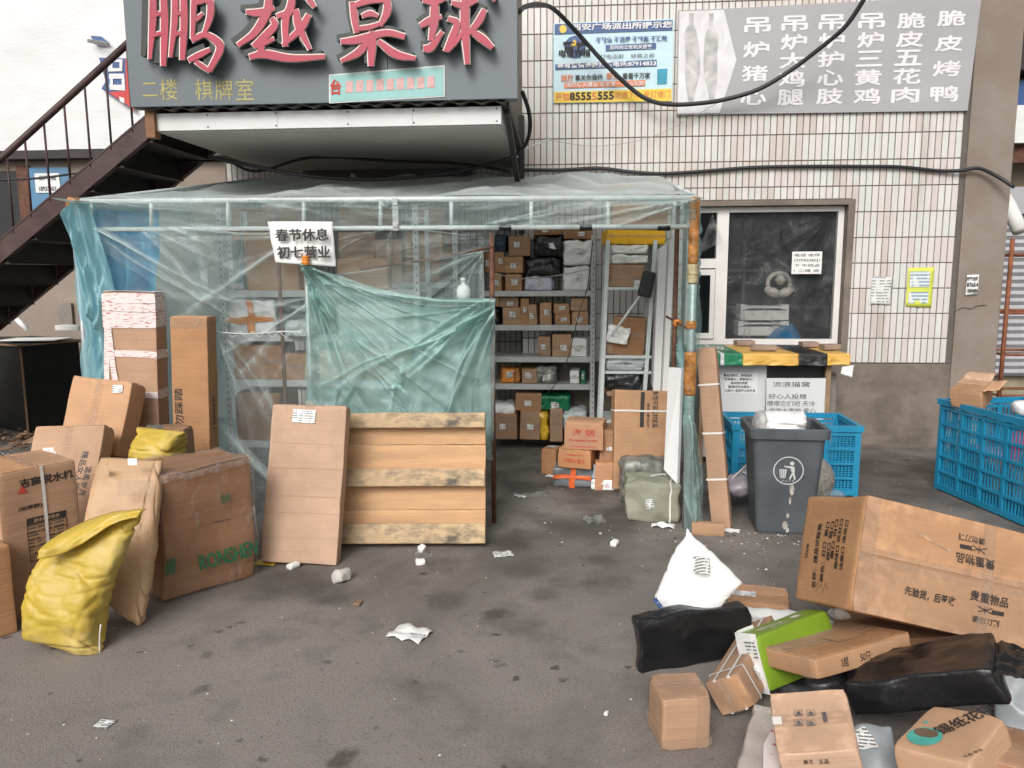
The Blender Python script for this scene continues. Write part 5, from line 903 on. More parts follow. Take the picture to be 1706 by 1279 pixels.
b = parcel('parcel', (.52, 4.86, 0), (0, 0, -6), (.345, .32, .24), 'olive woven sack parcel lying by the corner post', OLIVE, r=.022, crumple=.022, cf=8); b.label('front', -.02, .0, .05, .05); b.label('top', .03, .05, .09, .05); b.strap('x', .11, TAPEW, .010)
parcel('parcel', (.50, 5.14, 0), (0, 0, 5), (.34, .2, .31), 'mottled grey wrapped parcel behind the olive sack', CAMO, r=.05, crumple=.02)
P4 = [W(1114, 612, 4.95), W(1135, 613, 4.88), W(1128, 806, 4.72), W(1106, 782, 4.78)]; o_ = P4[3].copy(); o = MB().poly([q-o_ for q in P4], (.018, .02, 0)).build('leaning_panel', WBOARD); o.location = o_; tag(o, 'narrow white board leaning against the wrapped corner post', 'panel')
b = carton('long_carton', (.925, 4.62, .003), (-4, -8, -25), (.115, .06, 1.10), 'tall narrow carton with white straps leaning outside the corner post', CARD); b.strap('z', .30); b.strap('z', .58); b.strap('z', .88); b.flaps('top', tape=False)
p = G(1175, 893); carton('wood_block', (p.x+.02, p.y+.03, 0), (0, 0, -8), (.19, .05, .075), 'short cardboard block lying at the foot of the corner post', CARD2, cat='block', dent=.002)
# ---- counter with banner cloth
CY0 = 6.15
ctr = empty('counter', (1.6, CY0, 0), label='counter under the window covered with a green and yellow banner cloth', cat='counter'); CO = (1.6, CY0, 0)
xl_, xr_ = W(1157, 590, CY0).x, W(1404, 590, CY0).x; zt_ = W(1280, 590, CY0).z
part(MB().box((xl_+.02, CY0+.02, zt_-.035), (xr_-.02, WY-.01, zt_-.006)), 'table_top', EDGEW, ctr, CO)
for x in (xl_+.06, xr_-.1):
    for y in (CY0+.06, WY-.1): part(MB().box((x, y, 0), (x+.04, y+.04, zt_-.035)), 'leg', EDGEW, ctr, CO)
stops = [(1157, 1200, CG), (1200, 1206, CWH), (1206, 1237, CG), (1237, 1330, CY_), (1330, 1378, CB), (1378, 1416, CY_)]
for (pa, pb_, m_) in stops:
    xa, xb = W(pa, 590, CY0).x, W(pb_, 590, CY0).x
    def clothP(u, v, xa=xa, xb=xb):
        x = xa+(xb-xa)*u; hang = W(pa, 608, CY0).z+.012*N.noise(V((x*6, 0, 3)))+(.03*(x-2.1) if x > 2.1 else 0); wv = .012*N.noise(V((x*7, v*3, 1)))
        if v < .4: k = v/.4; return V((x, CY0-.012-.02*(1-k)*N.noise(V((x*9, 2, 0)))+.02*abs(N.noise(V((x*14, k*2, 5))))*(1-k)-.012*(1-k), hang+(zt_-hang)*k))-V(CO)
        k = (v-.4)/.6; dx = -.10*k*0; return V((x+dx, CY0-.012+(WY-.015-CY0)*k, zt_+.004+wv*.5*math.sin(math.pi*k)))-V(CO)
    sheet('cloth_panel', clothP, 24, 30, m_, ctr, thick=.002)
cf = Face(V((0, 0, zt_+.004))-V(CO), (1, 0, 0), (0, 1, 0), (0, 0, 1), ctr); cf.o = V((0, 0, zt_+.012))-V((CO[0], CO[1], 0))
cf.text('邮政', (xl_+.18), CY0+.35, .2, CWH, fitw=.26, fith=.34); cf.text('便民服务', xl_+.86, CY0+.35, .2, CB, fitw=.26, fith=.42)
for k, (x, y, w_, h_, lb_) in enumerate(((1242, 570, 34, 9, 'brick on the orange cloth close under the white mullion'), (1274, 585, 45, 11, 'reddish brick at the cloth edge above the white board'), (1350, 574, 30, 11, 'brick on the cloth before the blue bag'), (1386, 582, 32, 10, 'greyish brick at the far end of the cloth'))):
    Yk = CY0+.08+(588-y)*.028; q = W(x, y+h_/2, Yk); Box('brick', (q.x, Yk+.05, zt_+.012), (0, 0, random.uniform(-12, 12)), (w_*Yk/1280*.9, .10, .042), BRICKP, r=.006, dent=.003, label=lb_, cat='brick', group='bricks weighing down the cloth')
def panelpx(name, pts, Y, m_, label, cat, th=.02, lean=.03):
    a, b, c, d = [W(x, y, Y) for x, y in pts]; o_ = (c+d)/2; o = MB().poly([q-o_ for q in (a+V((0, lean, 0)), b+V((0, lean, 0)), c, d)], (0, th, 0)).build(name, m_); o.location = o_; tag(o, label, cat); return o
fr = empty('freezer', (W(1220, 700, CY0+.12).x, CY0+.12, 0), label='white cabinet with small printed notice standing under the counter cloth', cat='cabinet')
fx0, fx1 = W(1168, 650, CY0+.12).x-fr.location.x, W(1277, 650, CY0+.12).x-fr.location.x
MB().box((fx0, 0, .05), (fx1, .55, zt_-.045)).build('body', WBOARD, fr); MB().box((fx1-.006, -.004, .06), (fx1-.002, -.001, zt_-.06)).build('door_seam', INKGREY, fr); MB().box((fx0+.03, .03, .001), (fx1-.03, .5, .049)).build('base', BLACKB, fr)
Face((0, -.001, 0), (1, 0, 0), (0, 0, 1), (0, -1, 0), fr).quad(.06, W(1225, 638, CY0+.12).z, .26, .17, PAPER, 'paper_notice')
for k, s in enumerate(('亲爱的顾客，请勿乱扔', '垃圾烟头，谢谢合作！', '请将您的快递', '整理好放回原处！', '让我们一起爱护公共环境')): Face((0, -.004, 0), (1, 0, 0), (0, 0, 1), (0, -1, 0), fr).text(s, .03+.005*k, W(1225, 625+k*6.3, CY0+.12).z, .02, INK, fitw=.022*len(s), fith=.022, bold=.01)
o = MB().box((W(1277, 650, CY0+.1).x, CY0+.12, .05), (W(1376, 650, CY0+.1).x, CY0+.5, zt_-.05)).build('black_block', BLACKB); tag(o, 'black block added to fill the dark gap under the counter behind the handwritten board', 'cabinet'); o_ = V((1.8, CY0+.3, 0)); o.data.transform(Matrix.Translation(-o_)); o.location = o_  # solid black block stands in for the darkness of the gap here
o = panelpx('white_board', [(1277, 630), (1376, 630), (1372, 745), (1276, 745)], CY0+.06, WBOARD, 'white board with handwritten message leaning under the counter', 'board', lean=.0)
hf = Face(V((0, CY0+.0585, 0))-o.location, (1, 0, 0), (0, 0, 1), (0, -1, 0), o)
for s, x, y, wd in (('流浪猫窝', 1318, 640, 60), ('好心人投粮', 1312, 660, 62), ('喂喂它们吧 天冷', 1318, 672, 78), ('谢谢大家啦 爱心', 1320, 684, 76)): wtext(hf, s, x, y, 9, INKGREY, wd, .0)
o = panelpx('grey_board', [(1378, 617), (1396, 622), (1390, 745), (1374, 742)], CY0+.14, pmat('grey_ply', (.22, .19, .17), .8, .2), 'dark grey plywood edge leaning at the counter end', 'board')
paper('paper_scrap', [(1403, 611), (1423, 608), (1419, 629), (1400, 622)], CY0-.02, PAPER, 'white paper scrap dangling from the counter cloth corner', 'paper')
# ---- litter bin
bin_ = empty('litter_bin', (1.275, 4.66, 0), label='dark grey plastic litter bin with round tidy emblem, overfilled with white bags', cat='litter bin'); bin_.rotation_euler[2] = R(-3)
def ringbox(levels, n=7):
    mb = MB(); vs = []; per = None
    for (hx, hy, z, r) in levels:
        pts = []
        for cx_, cy_, a0 in ((hx-r, hy-r, 0), (-hx+r, hy-r, 90), (-hx+r, -hy+r, 180), (hx-r, -hy+r, 270)):
            for k in range(n+1): a = R(a0+90*k/n); pts.append((cx_+r*math.cos(a), cy_+r*math.sin(a), z))
        per = len(pts); vs += pts
    fs = [(i*per+k, i*per+(k+1) % per, (i+1)*per+(k+1) % per, (i+1)*per+k) for i in range(len(levels)-1) for k in range(per)]
    return mb.add(vs, fs), per
mb, per = ringbox([(.155, .14, .0, .03), (.162, .147, .02, .035), (.205, .185, .60, .04), (.190, .170, .60, .04), (.150, .135, .04, .03)]); mb.f.append(tuple(range(per-1, -1, -1))); mb.f.append(tuple(4*per+k for k in range(per))); mb.build('body', BIN, bin_)
mb, per = ringbox([(.207, .187, .585, .04), (.225, .205, .59, .045), (.228, .208, .645, .045), (.218, .198, .652, .045), (.200, .180, .645, .04), (.200, .180, .60, .04)]); mb.build('rim', BIN, bin_)
sl_ = (.185-.147)/.58; bf = Face((0, -.147-.0005+.02*sl_, 0), (1, 0, 0), V((0, -sl_, 1)).normalized(), V((0, -1, -sl_)).normalized(), bin_)
ec, er = .40, .083
bf.strip([(er*math.cos(k*math.pi/24), ec+er*math.sin(k*math.pi/24)) for k in range(49)], .006, BINL, 'emblem_ring')
def bpl(pts, name='emblem_shape'): MB().add([bf.p(a, b_+ec, .002) for a, b_ in pts], [tuple(range(len(pts)))]).build(name, BINL, bin_, fix=False)
bpl([(.018+.012*math.cos(k*.6283), .045+.012*math.sin(k*.6283)) for k in range(10)]); bpl([(.012, .028), (.032, .026), (.036, -.01), (.022, -.012), (.014, .0)]); bpl([(.020, -.012), (.034, -.012), (.044, -.052), (.034, -.054), (.026, -.024), (.014, -.054), (.004, -.052)]); bpl([(.014, .026), (.012, .014), (-.024, .022), (-.026, .030)]); bpl([(-.052, .008), (-.010, .008), (-.016, -.046), (-.046, -.046)], 'emblem_basket')
for k in range(3): MB().add([bf.p(a, b_+ec, .003) for a, b_ in ((-.046+k*.011, .004), (-.043+k*.011, .004), (-.041+k*.010, -.044), (-.044+k*.010, -.044))], [(0, 1, 2, 3)]).build('basket_slot', BIN, bin_, fix=False)
for k, s in enumerate('保护环境'): bf.text(s, -.030+k*.02, ec-.066+abs(k-1.5)*.003, .012, BINL, bold=0)
SCR = pmat('bin_scraped_sticker', (.42, .40, .35), .8, .5, 25, .5)
for (a, b_, w_, h_) in ((.026, .285, .028, .075), (.02, .215, .014, .05), (.012, .12, .02, .03), (.0, .06, .036, .055), (.015, .03, .022, .03)):
    MB().add([bf.p(a+w_*.5*math.cos(t*.8976)*(1+.5*N.noise(V((t, a*50, b_*9)))), b_+h_*.5*math.sin(t*.8976)*(1+.5*N.noise(V((t*3, a*50, 2)))), .002) for t in range(7)], [tuple(range(7))]).build('scraped_patch', SCR, bin_, fix=False)
bag('bag', [(1266, 722, 1342, 726, 4.64, .22), (1266, 708, 1342, 712, 4.64, .26), (1268, 695, 1341, 698, 4.64, .24), (1270, 687, 1339, 690, 4.64, .14), (1276, 684, 1336, 686, 4.64, .04)], WHITEP, amp=.010, freq=9, sub=8, n=60, sq=.4, ncr=30, cra=.018, crw=.010, zmin=.5, label='white plastic bag sticking out of the litter bin', cat='bag')
bag('bag', [(1255, 722, 1275, 722, 4.62, .16), (1256, 706, 1276, 706, 4.62, .18), (1260, 690, 1276, 690, 4.62, .12), (1266, 686, 1274, 686, 4.62, .04)], pmat('grey_striped_bag', (.45, .44, .43), .5, .35, 30), amp=.01, freq=12, zmin=.5, label='greyish plastic bag beside the white bag in the bin', cat='bag')
p = G(1365, 822); o = lathe([(0, 0)]+[(.165*math.sin(math.pi*k/18), .165-.165*math.cos(math.pi*k/18)) for k in range(1, 18)]+[(0, .33)], 28).build('stone_ball', STONE, None, True); o.location = (W(1348, 780, 5.2).x, 5.2, 0); tag(o, 'round granite bollard ball behind the litter bin', 'stone ball')
# ---- crates
def crate(name, loc, yaw, w_, d_, h_, label, fine, nx, ny, nzr):
    c_ = empty(name, loc, (0, 0, R(yaw)), label=label, cat='crate', group='blue plastic crates')
    t = .012
    # base, corner posts, rim
    MB().box((-w_/2+.02, -d_/2+.02, .02), (w_/2-.02, d_/2-.02, .032)).build('base', BLUEC, c_)
    for sx in (-1, 1):
        for sy in (-1, 1): MB().poly([(sx*(w_/2-.03), sy*(d_/2-.03), 0), (sx*(w_/2+.0), sy*(d_/2-.03), 0), (sx*(w_/2+.0), sy*(d_/2), 0), (sx*(w_/2-.03), sy*d_/2, 0)], (0, 0, h_-.041)).build('corner_post', BLUEC, c_)
    for (a, b) in (((-w_/2-.012, -d_/2-.012), (w_/2+.012, -d_/2+.018)), ((-w_/2-.012, d_/2-.018), (w_/2+.012, d_/2+.012))): MB().box((*a, h_-.04), (*b, h_)).build('rim', BLUEC, c_)
    for (a, b) in (((-w_/2-.012, -d_/2+.019), (-w_/2+.018, d_/2-.019)), ((w_/2-.018, -d_/2+.019), (w_/2+.012, d_/2-.019))): MB().box((*a, h_-.0402), (*b, h_-.0002)).build('rim', BLUEC, c_)
    for side in range(4):
        ln = (w_ if side % 2 == 0 else d_)-.06; n = nx if side % 2 == 0 else ny
        def pt(a, depth): return [V((a, -d_/2+depth, 0)), V((w_/2-depth, a, 0)), V((-a, d_/2-depth, 0)), V((-w_/2+depth, -a, 0))][side]
        ax_ = (V((1, 0, 0)), V((0, 1, 0)))[side % 2]; nx_ = (V((0, 1, 0)), V((1, 0, 0)))[side % 2]
        for k in range(nzr+1):
            z = .03+(h_-.09)*k/nzr; MB().obox(pt(0, .004)+V((0, 0, z)), (ax_, nx_, (0, 0, 1)), (ln/2, .008, .009 if k else .02)).build('rail', BLUEC, c_)
        for k in range(0, 5):
            a = -ln/2+ln*k/4
            MB().obox(pt(a, .006)+V((0, 0, h_/2-.01)), (ax_, nx_, (0, 0, 1)), (.012, .009, h_/2-.035)).build('rib', BLUEC, c_)
        if fine:
            mb = MB()
            for k in range(n): mb.obox(pt(-ln/2+ln*(k+.5)/n, .012)+V((0, 0, h_/2-.02)), (ax_, nx_, (0, 0, 1)), (ln/n*.16, .003, h_/2-.04))
            nzf = int(h_/.02)
            for k in range(nzf): mb.obox(pt(0, .0125)+V((0, 0, .03+(h_-.09)*(k+.5)/nzf)), (ax_, nx_, (0, 0, 1)), (ln/2, .0029, .0032))
            o = mb.build('mesh_panel', BLUEC, c_); o['kind'] = 'stuff'
        else:
            for k in range(n): MB().obox(pt(-ln/2+ln*(k+.5)/n, .010)+V((0, 0, h_/2-.02)), (ax_, nx_, (0, 0, 1)), (ln/n*.17, .004, h_/2-.04)).build('slat', BLUEC, c_)
    return c_
crate('plastic_crate', (1.56, 5.60, 0), -1.5, .86, .50, .50, 'blue plastic crate with fine mesh sides behind the litter bin', True, 34, 20, 4)
crate('plastic_crate', (2.99, 5.21, 0), -80, .90, .62, .655, 'large blue slatted crate full of bags near the concrete plinth', False, 30, 20, 5)
crm = Matrix.Translation((2.99, 5.21, 0))@Matrix.Rotation(R(-80), 4, 'Z')
for k, (x, y, z, s, m_, lb_) in enumerate(((.25, -.05, .05, (.30, .30, .42), WHITEP, 'white plastic bag inside the large blue crate'), (.0, .1, .05, (.25, .3, .44), polym('pink_poly', (.62, .04, .12), .35), 'pink red bag inside the large blue crate'), (-.22, .0, .05, (.26, .34, .30), polym('violet_poly', (.30, .20, .36), .35), 'dull violet bag inside the large blue crate'), (.26, .08, .44, (.2, .2, .18), polym('teal_bag', (.25, .55, .58), .3), 'pale teal bag at the top of the large blue crate'), (-.02, -.08, .05, (.2, .18, .25), CARD2, 'pale carton inside the large blue crate'))):
    q = crm@V((x, y, z)); parcel('bag', q, (random.uniform(-9, 9), random.uniform(-9, 9), k*40), s, lb_, m_, r=.08, crumple=.03, cf=8, cat='bag')
bag('bag', [(1690, 690, 1722, 690, 5.15, .1), (1688, 676, 1720, 676, 5.15, .12), (1692, 668, 1716, 668, 5.15, .05)], WHITEP, amp=.01, zmin=.6, label='white bag swelling over the edge of the large crate', cat='bag')
b = carton('carton', (2.734, 5.422, .655), (15.6, .3, -43.7), (.193, .208, .131), 'torn open brown carton perched on the corner of the large crate', CARD); b.flaps('top', tape=False)
sheet('flap', lambda u, v: V((-.09+.18*u, .09+.11*v, .131+.05*v-.03*v*v+.01*N.noise(V((u*4, v*4, 0))))), 8, 6, CARD2, b.o, thick=.004); sheet('flap', lambda u, v: V((.09+.10*v, -.09+.18*u, .131+.02*v+.008*N.noise(V((u*4, v*4, 2))))), 8, 6, CARD2, b.o, thick=.004)
bag('bag', [(1255, 560+250, 1292, 815, 4.95, .16), (1208, 800, 1250, 800, 4.95, .14), (1206, 785, 1248, 780, 4.95, .1), (1215, 765, 1240, 755, 4.95, .03)] if False else [(1205, 822, 1250, 822, 5.0, .16), (1202, 810, 1252, 806, 5.0, .2), (1205, 800, 1248, 795, 5.0, .15), (1215, 792, 1240, 788, 5.0, .05)], polym('mauve_poly', (.34, .30, .34), .3), amp=.025, freq=11, label='crumpled greyish mauve film heap beside the bin', cat='film heap')
for k in range(6):
    o = MB().tube(smoothpath([G(1200+k*4, 815+k*2)+V((0, 0, .01)), W(1215+k*6, 800-k*5, 5.0), W(1238+k*2, 786-k*3, 5.0), W(1250, 800-k*4, 4.95)], 5), .004, 5).build('strap_offcut', TAPEW, None, True); tag(o, 'loose white packing strap curling out of the film heap', 'strap', 'loose packing straps by the bin')
# ================================================================== LEFT GROUP
cb = empty('black_block', (-5.83, 7.62, 0), (0, 0, R(-25.4)), label='black panelled cabinet with worn wooden edges under the stairs', cat='cabinet')
MB().box((-.64, -.29, .02), (.64, .29, .86)).build('body', BLACKB, cb); MB().box((-.68, -.33, .861), (.68, .33, .89)).build('top', BLACKB, cb); MB().box((-.682, -.336, .872), (.682, -.3302, .888)).build('edge_strip', EDGEW, cb); MB().box((.6402, -.3, .0), (.655, -.285, .86)).build('edge_strip', EDGEW, cb); MB().box((.6805, -.33, .872), (.687, .33, .888)).build('edge_strip', EDGEW, cb)
for k in range(3): MB().obox((.1+.2*k, .1-.08*k, .90+.008*k), ((1, .3*k, 0), (-.3*k, 1, 0), (0, 0, 1)), (.28, .16, .004)).build('loose_sheet', BLACKB if k < 2 else PAPER, cb)
o = MB().tube([W(28, 532, 7.4), W(45, 548, 7.4)], .025, 10).build('paper_roll', PAPER, None, True); tag(o, 'small white roll standing on the black cabinet', 'roll')
o = MB().box((0, 0, 0), (.28, .12, .05)).build('white_slab', FOAM); o.location = W(92, 550, 7.3); o.rotation_euler[2] = R(-10); tag(o, 'white slab lying at the end of the black cabinet', 'slab')
b = carton('carton', (-2.583, 3.324, 0), (0, 0, 58), (.335, .37, .686), 'appliance carton with printed characters and spec table, white strap round it', CARD); b.flaps('top', 'v'); b.strap('x', .02, TAPEW, .014); b.strap('y', .0, TAPEW, .014)
fw = b.front
for s, px, py, w_, h_, r_ in (('志高脱水机', 78, 797, .23, .045, 0), ('(加厚款)', 50, 845, .10, .022, 0)): a1, b1 = fw.at(px, py); fw.text(s, a1, b1, 1, INK, r_, fitw=w_, fith=h_, bold=.03)
a1, b1 = fw.at(36, 816); MB().add([fw.p(a1+x, b1+y, .003) for x, y in ((-.022, -.016), (.022, -.016), (0, .022))], [(0, 1, 2)]).build('red_triangle_logo', INKR, b.o, fix=False)
a1, b1 = fw.at(78, 862); fw.quad(a1, b1, .17, .032, INK, 'table_header'); fw.text('脱水机参数表', a1, b1, 1, TAPE, fitw=.11, fith=.018, off=.003)
TABL = rows('table_print', (.40, .235, .125), (.12, .08, .06), .017, .02, .45, .7); fw.quad(a1, b1-.105, .17, .17, TABL, 'spec_table'); 
for k in range(6): fw.quad(a1, b1-.02-k*.034, .17, .0025, INK, 'table_line', off=.003)
for k in range(3): fw.quad(a1-.085+k*.085, b1-.105, .0025, .17, INK, 'table_line', off=.003)
paper('paper_scrap', [(72, 746), (88, 745), (96, 757), (74, 756)], 3.6, PAPER, 'white paper corner sticking up behind the appliance carton', 'paper')
carton('carton', (-2.62, 2.98, 0), (0, 0, 58), (.26, .3, .40), 'plain brown carton edge beside the appliance carton', CARD)
b = carton('carton', (-2.735, 3.64, .01), (-28.9, -2.5, .4), (.403, .103, .79), 'leaning flat carton with vertical black print among the cartons', CARD2); b.flaps('top', tape=False); b.front.quad(.0, .2, .045, .38, TAPEC, 'tape_strip')
for s, px, py, h_ in (('精品女人修容', 132, 790, .26), ('温柔岁月', 142, 800, .16)): a1, b1 = b.front.at(px, py); b.front.text(s, a1, b1, 1, INKGREY, -math.pi/2-.08, fitw=h_, fith=.04)
carton('carton', (-2.76, 4.16, 0), (0, 0, -5), (.34, .2, .50), 'plain carton hidden under the upper leaning carton', CARD)
b = carton('carton', (-2.769, 4.17, .52), (-19.5, 4.4, -5.4), (.383, .144, .43), 'upper leaning carton with a small white label', CARD2); b.flaps('top'); b.front.quad(-.01, .0, .05, .42, TAPEC, 'tape_strip'); a1, b1 = b.front.at(197, 648); b.label('front', a1, b1, .065, .045, .08)
b = carton('tall_carton', (-2.69, 4.47, 0), (-1.5, 1.5, 7), (.31, .16, 1.45), 'tall carton with its top wrapped in white and red tape', CARD); fr_ = b.front
for hh, sz in ((1.415, .06), (1.36, .05), (1.31, .045), (1.262, .05)): fr_.quad(0, hh-.725, .312, sz, PINKT, 'printed_tape', off=.004+hh*.0005, rot=random.uniform(-.03, .03)); b.right.quad(0, hh-.72, .172, sz, PINKT, 'printed_tape', off=.004)
b.top.quad(0, 0, .3, .17, PINKT, 'printed_tape', off=.005); 
for hh in (1.075, .83, .54): fr_.quad(0, hh-.72, .312, .04, PINKT, 'printed_tape', off=.004, rot=-.03); b.right.quad(0, hh-.72, .172, .055, PINKT, 'printed_tape', off=.004)
fr_.strip([(-.13, .55), (-.14, .3), (-.145, .12)], .032, PINKT, 'printed_tape', .006); fr_.strip([(-.125, .55), (-.10, .25), (-.055, -.02)], .032, PINKT, 'printed_tape', .007)
b = carton('tall_carton', (-2.32, 4.46, 0), (-1.5, 1.5, 2), (.225, .13, 1.30), 'tall plain carton with vertical black warning print beside the taped one', CARD); b.flaps('top', tape=False); a1, b1 = b.front.at(304, 690); b.front.text('请勿踩踏', a1-.02, b1, 1, INK, math.pi/2, fitw=.32, fith=.055); a1, b1 = b.right.at(349, 690); b.right.text('120X60', 0, b1, 1, INK, math.pi/2, fitw=.2, fith=.03); b.front.quad(-.0, .61, .22, .07, TAPEC, 'tape_strip')
b = carton('carton', (-2.26, 4.08, .0), (0, 0, 8), (.22, .16, .70), 'brown carton with dark label between the taped carton and the yellow sack', CARD3); a1, b1 = b.front.at(258, 712); b.front.quad(a1, b1, .09, .035, INKGREY, 'dark_label'); b.flaps('top', tape=False)
bag('woven_sack', [(225, 775, 300, 775, 3.95, .25), (225, 750, 302, 755, 3.95, .26), (228, 735, 305, 738, 3.95, .24), (230, 722, 308, 726, 3.95, .16), (228, 711, 310, 719, 3.95, .05)], YSACK, amp=.012, freq=8, sub=8, n=60, ncr=18, cra=.014, crw=.014, zmin=.3, label='yellow woven sack lying behind the big wrapped carton', cat='sack')
# big film wrapped carton
b = carton('wrapped_carton', (-1.90, 3.61, 0), (0, 0, 54), (.475, .32, .63), 'large worn carton wrapped in clear film with green brand lettering', CARDR, dent=.022, freq=3.5, r=.02); b.flaps('top')
a1, b1 = b.front.at(364, 927); b.front.text('RONSHEN', .078, b1, 1, INKG, .0, fitw=.295, fith=.076, bold=.0, off=.024, fat=.0025); a1, b1 = b.front.at(372, 829); b.front.text('容声', a1, b1, 1, INKG, fitw=.05, fith=.05, off=.016); b.front.strip([(a1-.05, b1-.12), (a1+.03, b1-.12)], .004, INK, 'pen_mark', .004)
a1, b1 = b.left.at(265, 945); b.front.text('省', -.22, b.front.at(266, 945)[1], 1, INKG, fitw=.07, fith=.09, off=.016)
def shell(bx, off, nm, m_):
    mb = MB()
    for f, (a, c) in ((bx.front, (bx.w, bx.h)), (bx.left, (bx.d, bx.h)), (bx.right, (bx.d, bx.h)), (bx.top, (bx.w, bx.d))):
        k = 60; vs = []
        for j in range(k+1):
            for i in range(k+1):
                x, y = (i/k-.5)*(a+2*off), (j/k-.5)*(c+off); vs.append(f.p(x, y, off+.006*ridge(x*30+y*9+N.noise(V((x*6, y*6, off*99)))*4)))
        mb.add(vs, [(j*(k+1)+i, j*(k+1)+i+1, (j+1)*(k+1)+i+1, (j+1)*(k+1)+i) for j in range(k) for i in range(k)])
    o = mb.build(nm, m_, bx.o, True, fix=False); at = o.data.attributes.new('fold', 'FLOAT', 'POINT'); at.data.foreach_set('value', [max(0, ridge(v.co.x*34+v.co.y*30+v.co.z*7+N.noise(v.co*5)*5)-.72)*2.6*max(0, N.noise(v.co*4)+.35) for v in o.data.vertices]); return o
shell(b, .007, 'stretch_film', WRAP)
for f_, L_ in ((b.front, b.w), (b.left, b.d)):       # crumpled film hanging over the top edges
    sheet('film_lip', lambda u, v, f_=f_, L_=L_: f_.p((u-.5)*L_*1.02, b.h/2+.012-v*(.035+.03*abs(N.noise(V((u*5, L_*9, 0))))), .012+.012*abs(N.noise(V((u*16, v*3, L_*5))))*(1+2*v)), 70, 6, CLEARBAG, b.o)
sheet('film_lip', lambda u, v: b.top.p((u-.5)*b.w*1.02, (v-.5)*b.d*1.02, .010+.018*abs(N.noise(V((u*13, v*9, 3))))), 50, 30, WRAP, b.o)
# brown paper package leaning on it
kp = bag('paper_package', [(208, 1028, 233, 1042, 3.10, .02), (176, 1000, 240, 1036, 3.11, .05), (146, 938, 251, 984, 3.15, .07), (140, 874, 259, 922, 3.21, .08), (152, 820, 265, 842, 3.28, .08), (164, 778, 270, 784, 3.35, .07), (168, 762, 272, 768, 3.37, .03)], KRAFT, amp=.006, freq=9, sq=.22, sub=14, n=100, lin=True, fold=.05, ncr=40, cra=.020, crw=.008, cran=(.9, 1.75), label='long brown paper package with clear tape leaning on the wrapped carton', cat='package')
def on(px, py, Y, w_, h_, m_, name, par, rot=0): q = W(px, py, Y)-par.location; MB().obox(q, (V((math.cos(rot), 0, math.sin(rot))), V((0, 1, .2)), V((-math.sin(rot), 0, math.cos(rot)))), (w_/2, .0015, h_/2)).build(name, m_, par)
on(221, 769, 3.235, .045, .03, PAPER, 'paper_label', kp)
sheet('tape_strip', lambda u, v: W(195+u*62, 800+v*26, 3.185-.025*math.sin(u*3.1))-kp.location, 12, 5, TAPEC, kp)
# front yellow sack
ys = bag('woven_sack', [(36, 1060, 170, 1093, 2.86, .04), (42, 1044, 170, 1068, 2.87, .16), (50, 1002, 172, 1028, 2.89, .24), (54, 965, 178, 990, 2.91, .23), (60, 942, 192, 955, 2.93, .18), (78, 914, 214, 905, 2.95, .11), (98, 894, 232, 868, 2.97, .06), (110, 884, 242, 848, 2.98, .02)], YSACK, n=90, amp=.014, freq=8, sub=14, seed=2, sq=.5, lin=True, fold=.1, ncr=34, cra=.013, crw=.012, label='bulging yellow woven sack with its folded top standing on the asphalt', cat='sack')
def lipP(u, v):
    top = W(108+135*u, 884-36*u-10*math.sin(u*3.1), 2.97); low = W(62+168*u, 931-66*u+8*math.sin(u*6), 2.80+.12*u); p = low.lerp(top, v); return p+V((0, -.05*math.sin(v*3.1)*(1-u)-.012*N.noise(V((u*7, v*4, 0))), .012*math.sin(v*3.1)))-ys.location
sheet('folded_lip', lipP, 40, 14, YSACK, ys, thick=.004)
ys_seam = MB().tube(smoothpath([W(x, y, 2.70)-ys.location for x, y in ((166, 1088), (166, 1060), (168, 1040))], 4), .003, 5).build('seam', TAPEW, ys, True)
# flat carton and pallet
b = carton('flat_carton', (-1.459, 3.885, .002), (-16.3, 1.7, 2.6), (.412, .09, .849), 'flat brown carton leaning upright against the pallet', CARD2, dent=.007); b.flaps('top', tape=False); a1, b1 = b.front.at(507, 693); b.label('front', a1, b1, .125, .07); b.front.quad(a1+.03, b1+.05, .05, .07, TAPEC, 'tape_strip')
for k in (.08, -.07, -.16, .22): b.front.quad(0, k, .40, .0016, CARD3, 'crease', off=.0005)
pl = empty('pallet', (-.905, 4.135, .03), (R(-12.5), 0, R(4.0)), label='wooden pallet stood on its long edge in front of the stall', cat='pallet')
def pbox(x0, z0, x1, z1, y0_, y1, m_, name): return Box(name, ((x0+x1)/2, (y0_+y1)/2, z0), (0, 0, 0), (x1-x0, y1-y0_, z1-z0), m_, r=.003, dent=.003, parent=pl)
PWd = .84
for (z0, z1) in ((.002, .115), (.325, .425), (.66, .745)): pbox(-.52, z0, PWd-.42, z1, -.005, .018, WOODD, 'face_board')
for (x0, x1) in ((-.50, -.40), (-.08, .02), (.32, .42)):
    for z0 in (.01, .33, .655): pbox(x0, z0, x1, z0+.08, .0185, .0655, WOOD, 'block')
for k in range(3):
    pass
rowsz = [(.0, .185), (.187, .372), (.374, .56), (.562, .748)]
for z0, z1 in rowsz: pbox(-.52, z0, PWd-.42, z1, .066, .085, WOOD, 'deck_board')
for x0, x1 in ((-.5, -.42), (-.06, .02), (.34, .42)): pbox(x0, .004, x1, .745, .0855, .105, WOOD, 'stringer_board')
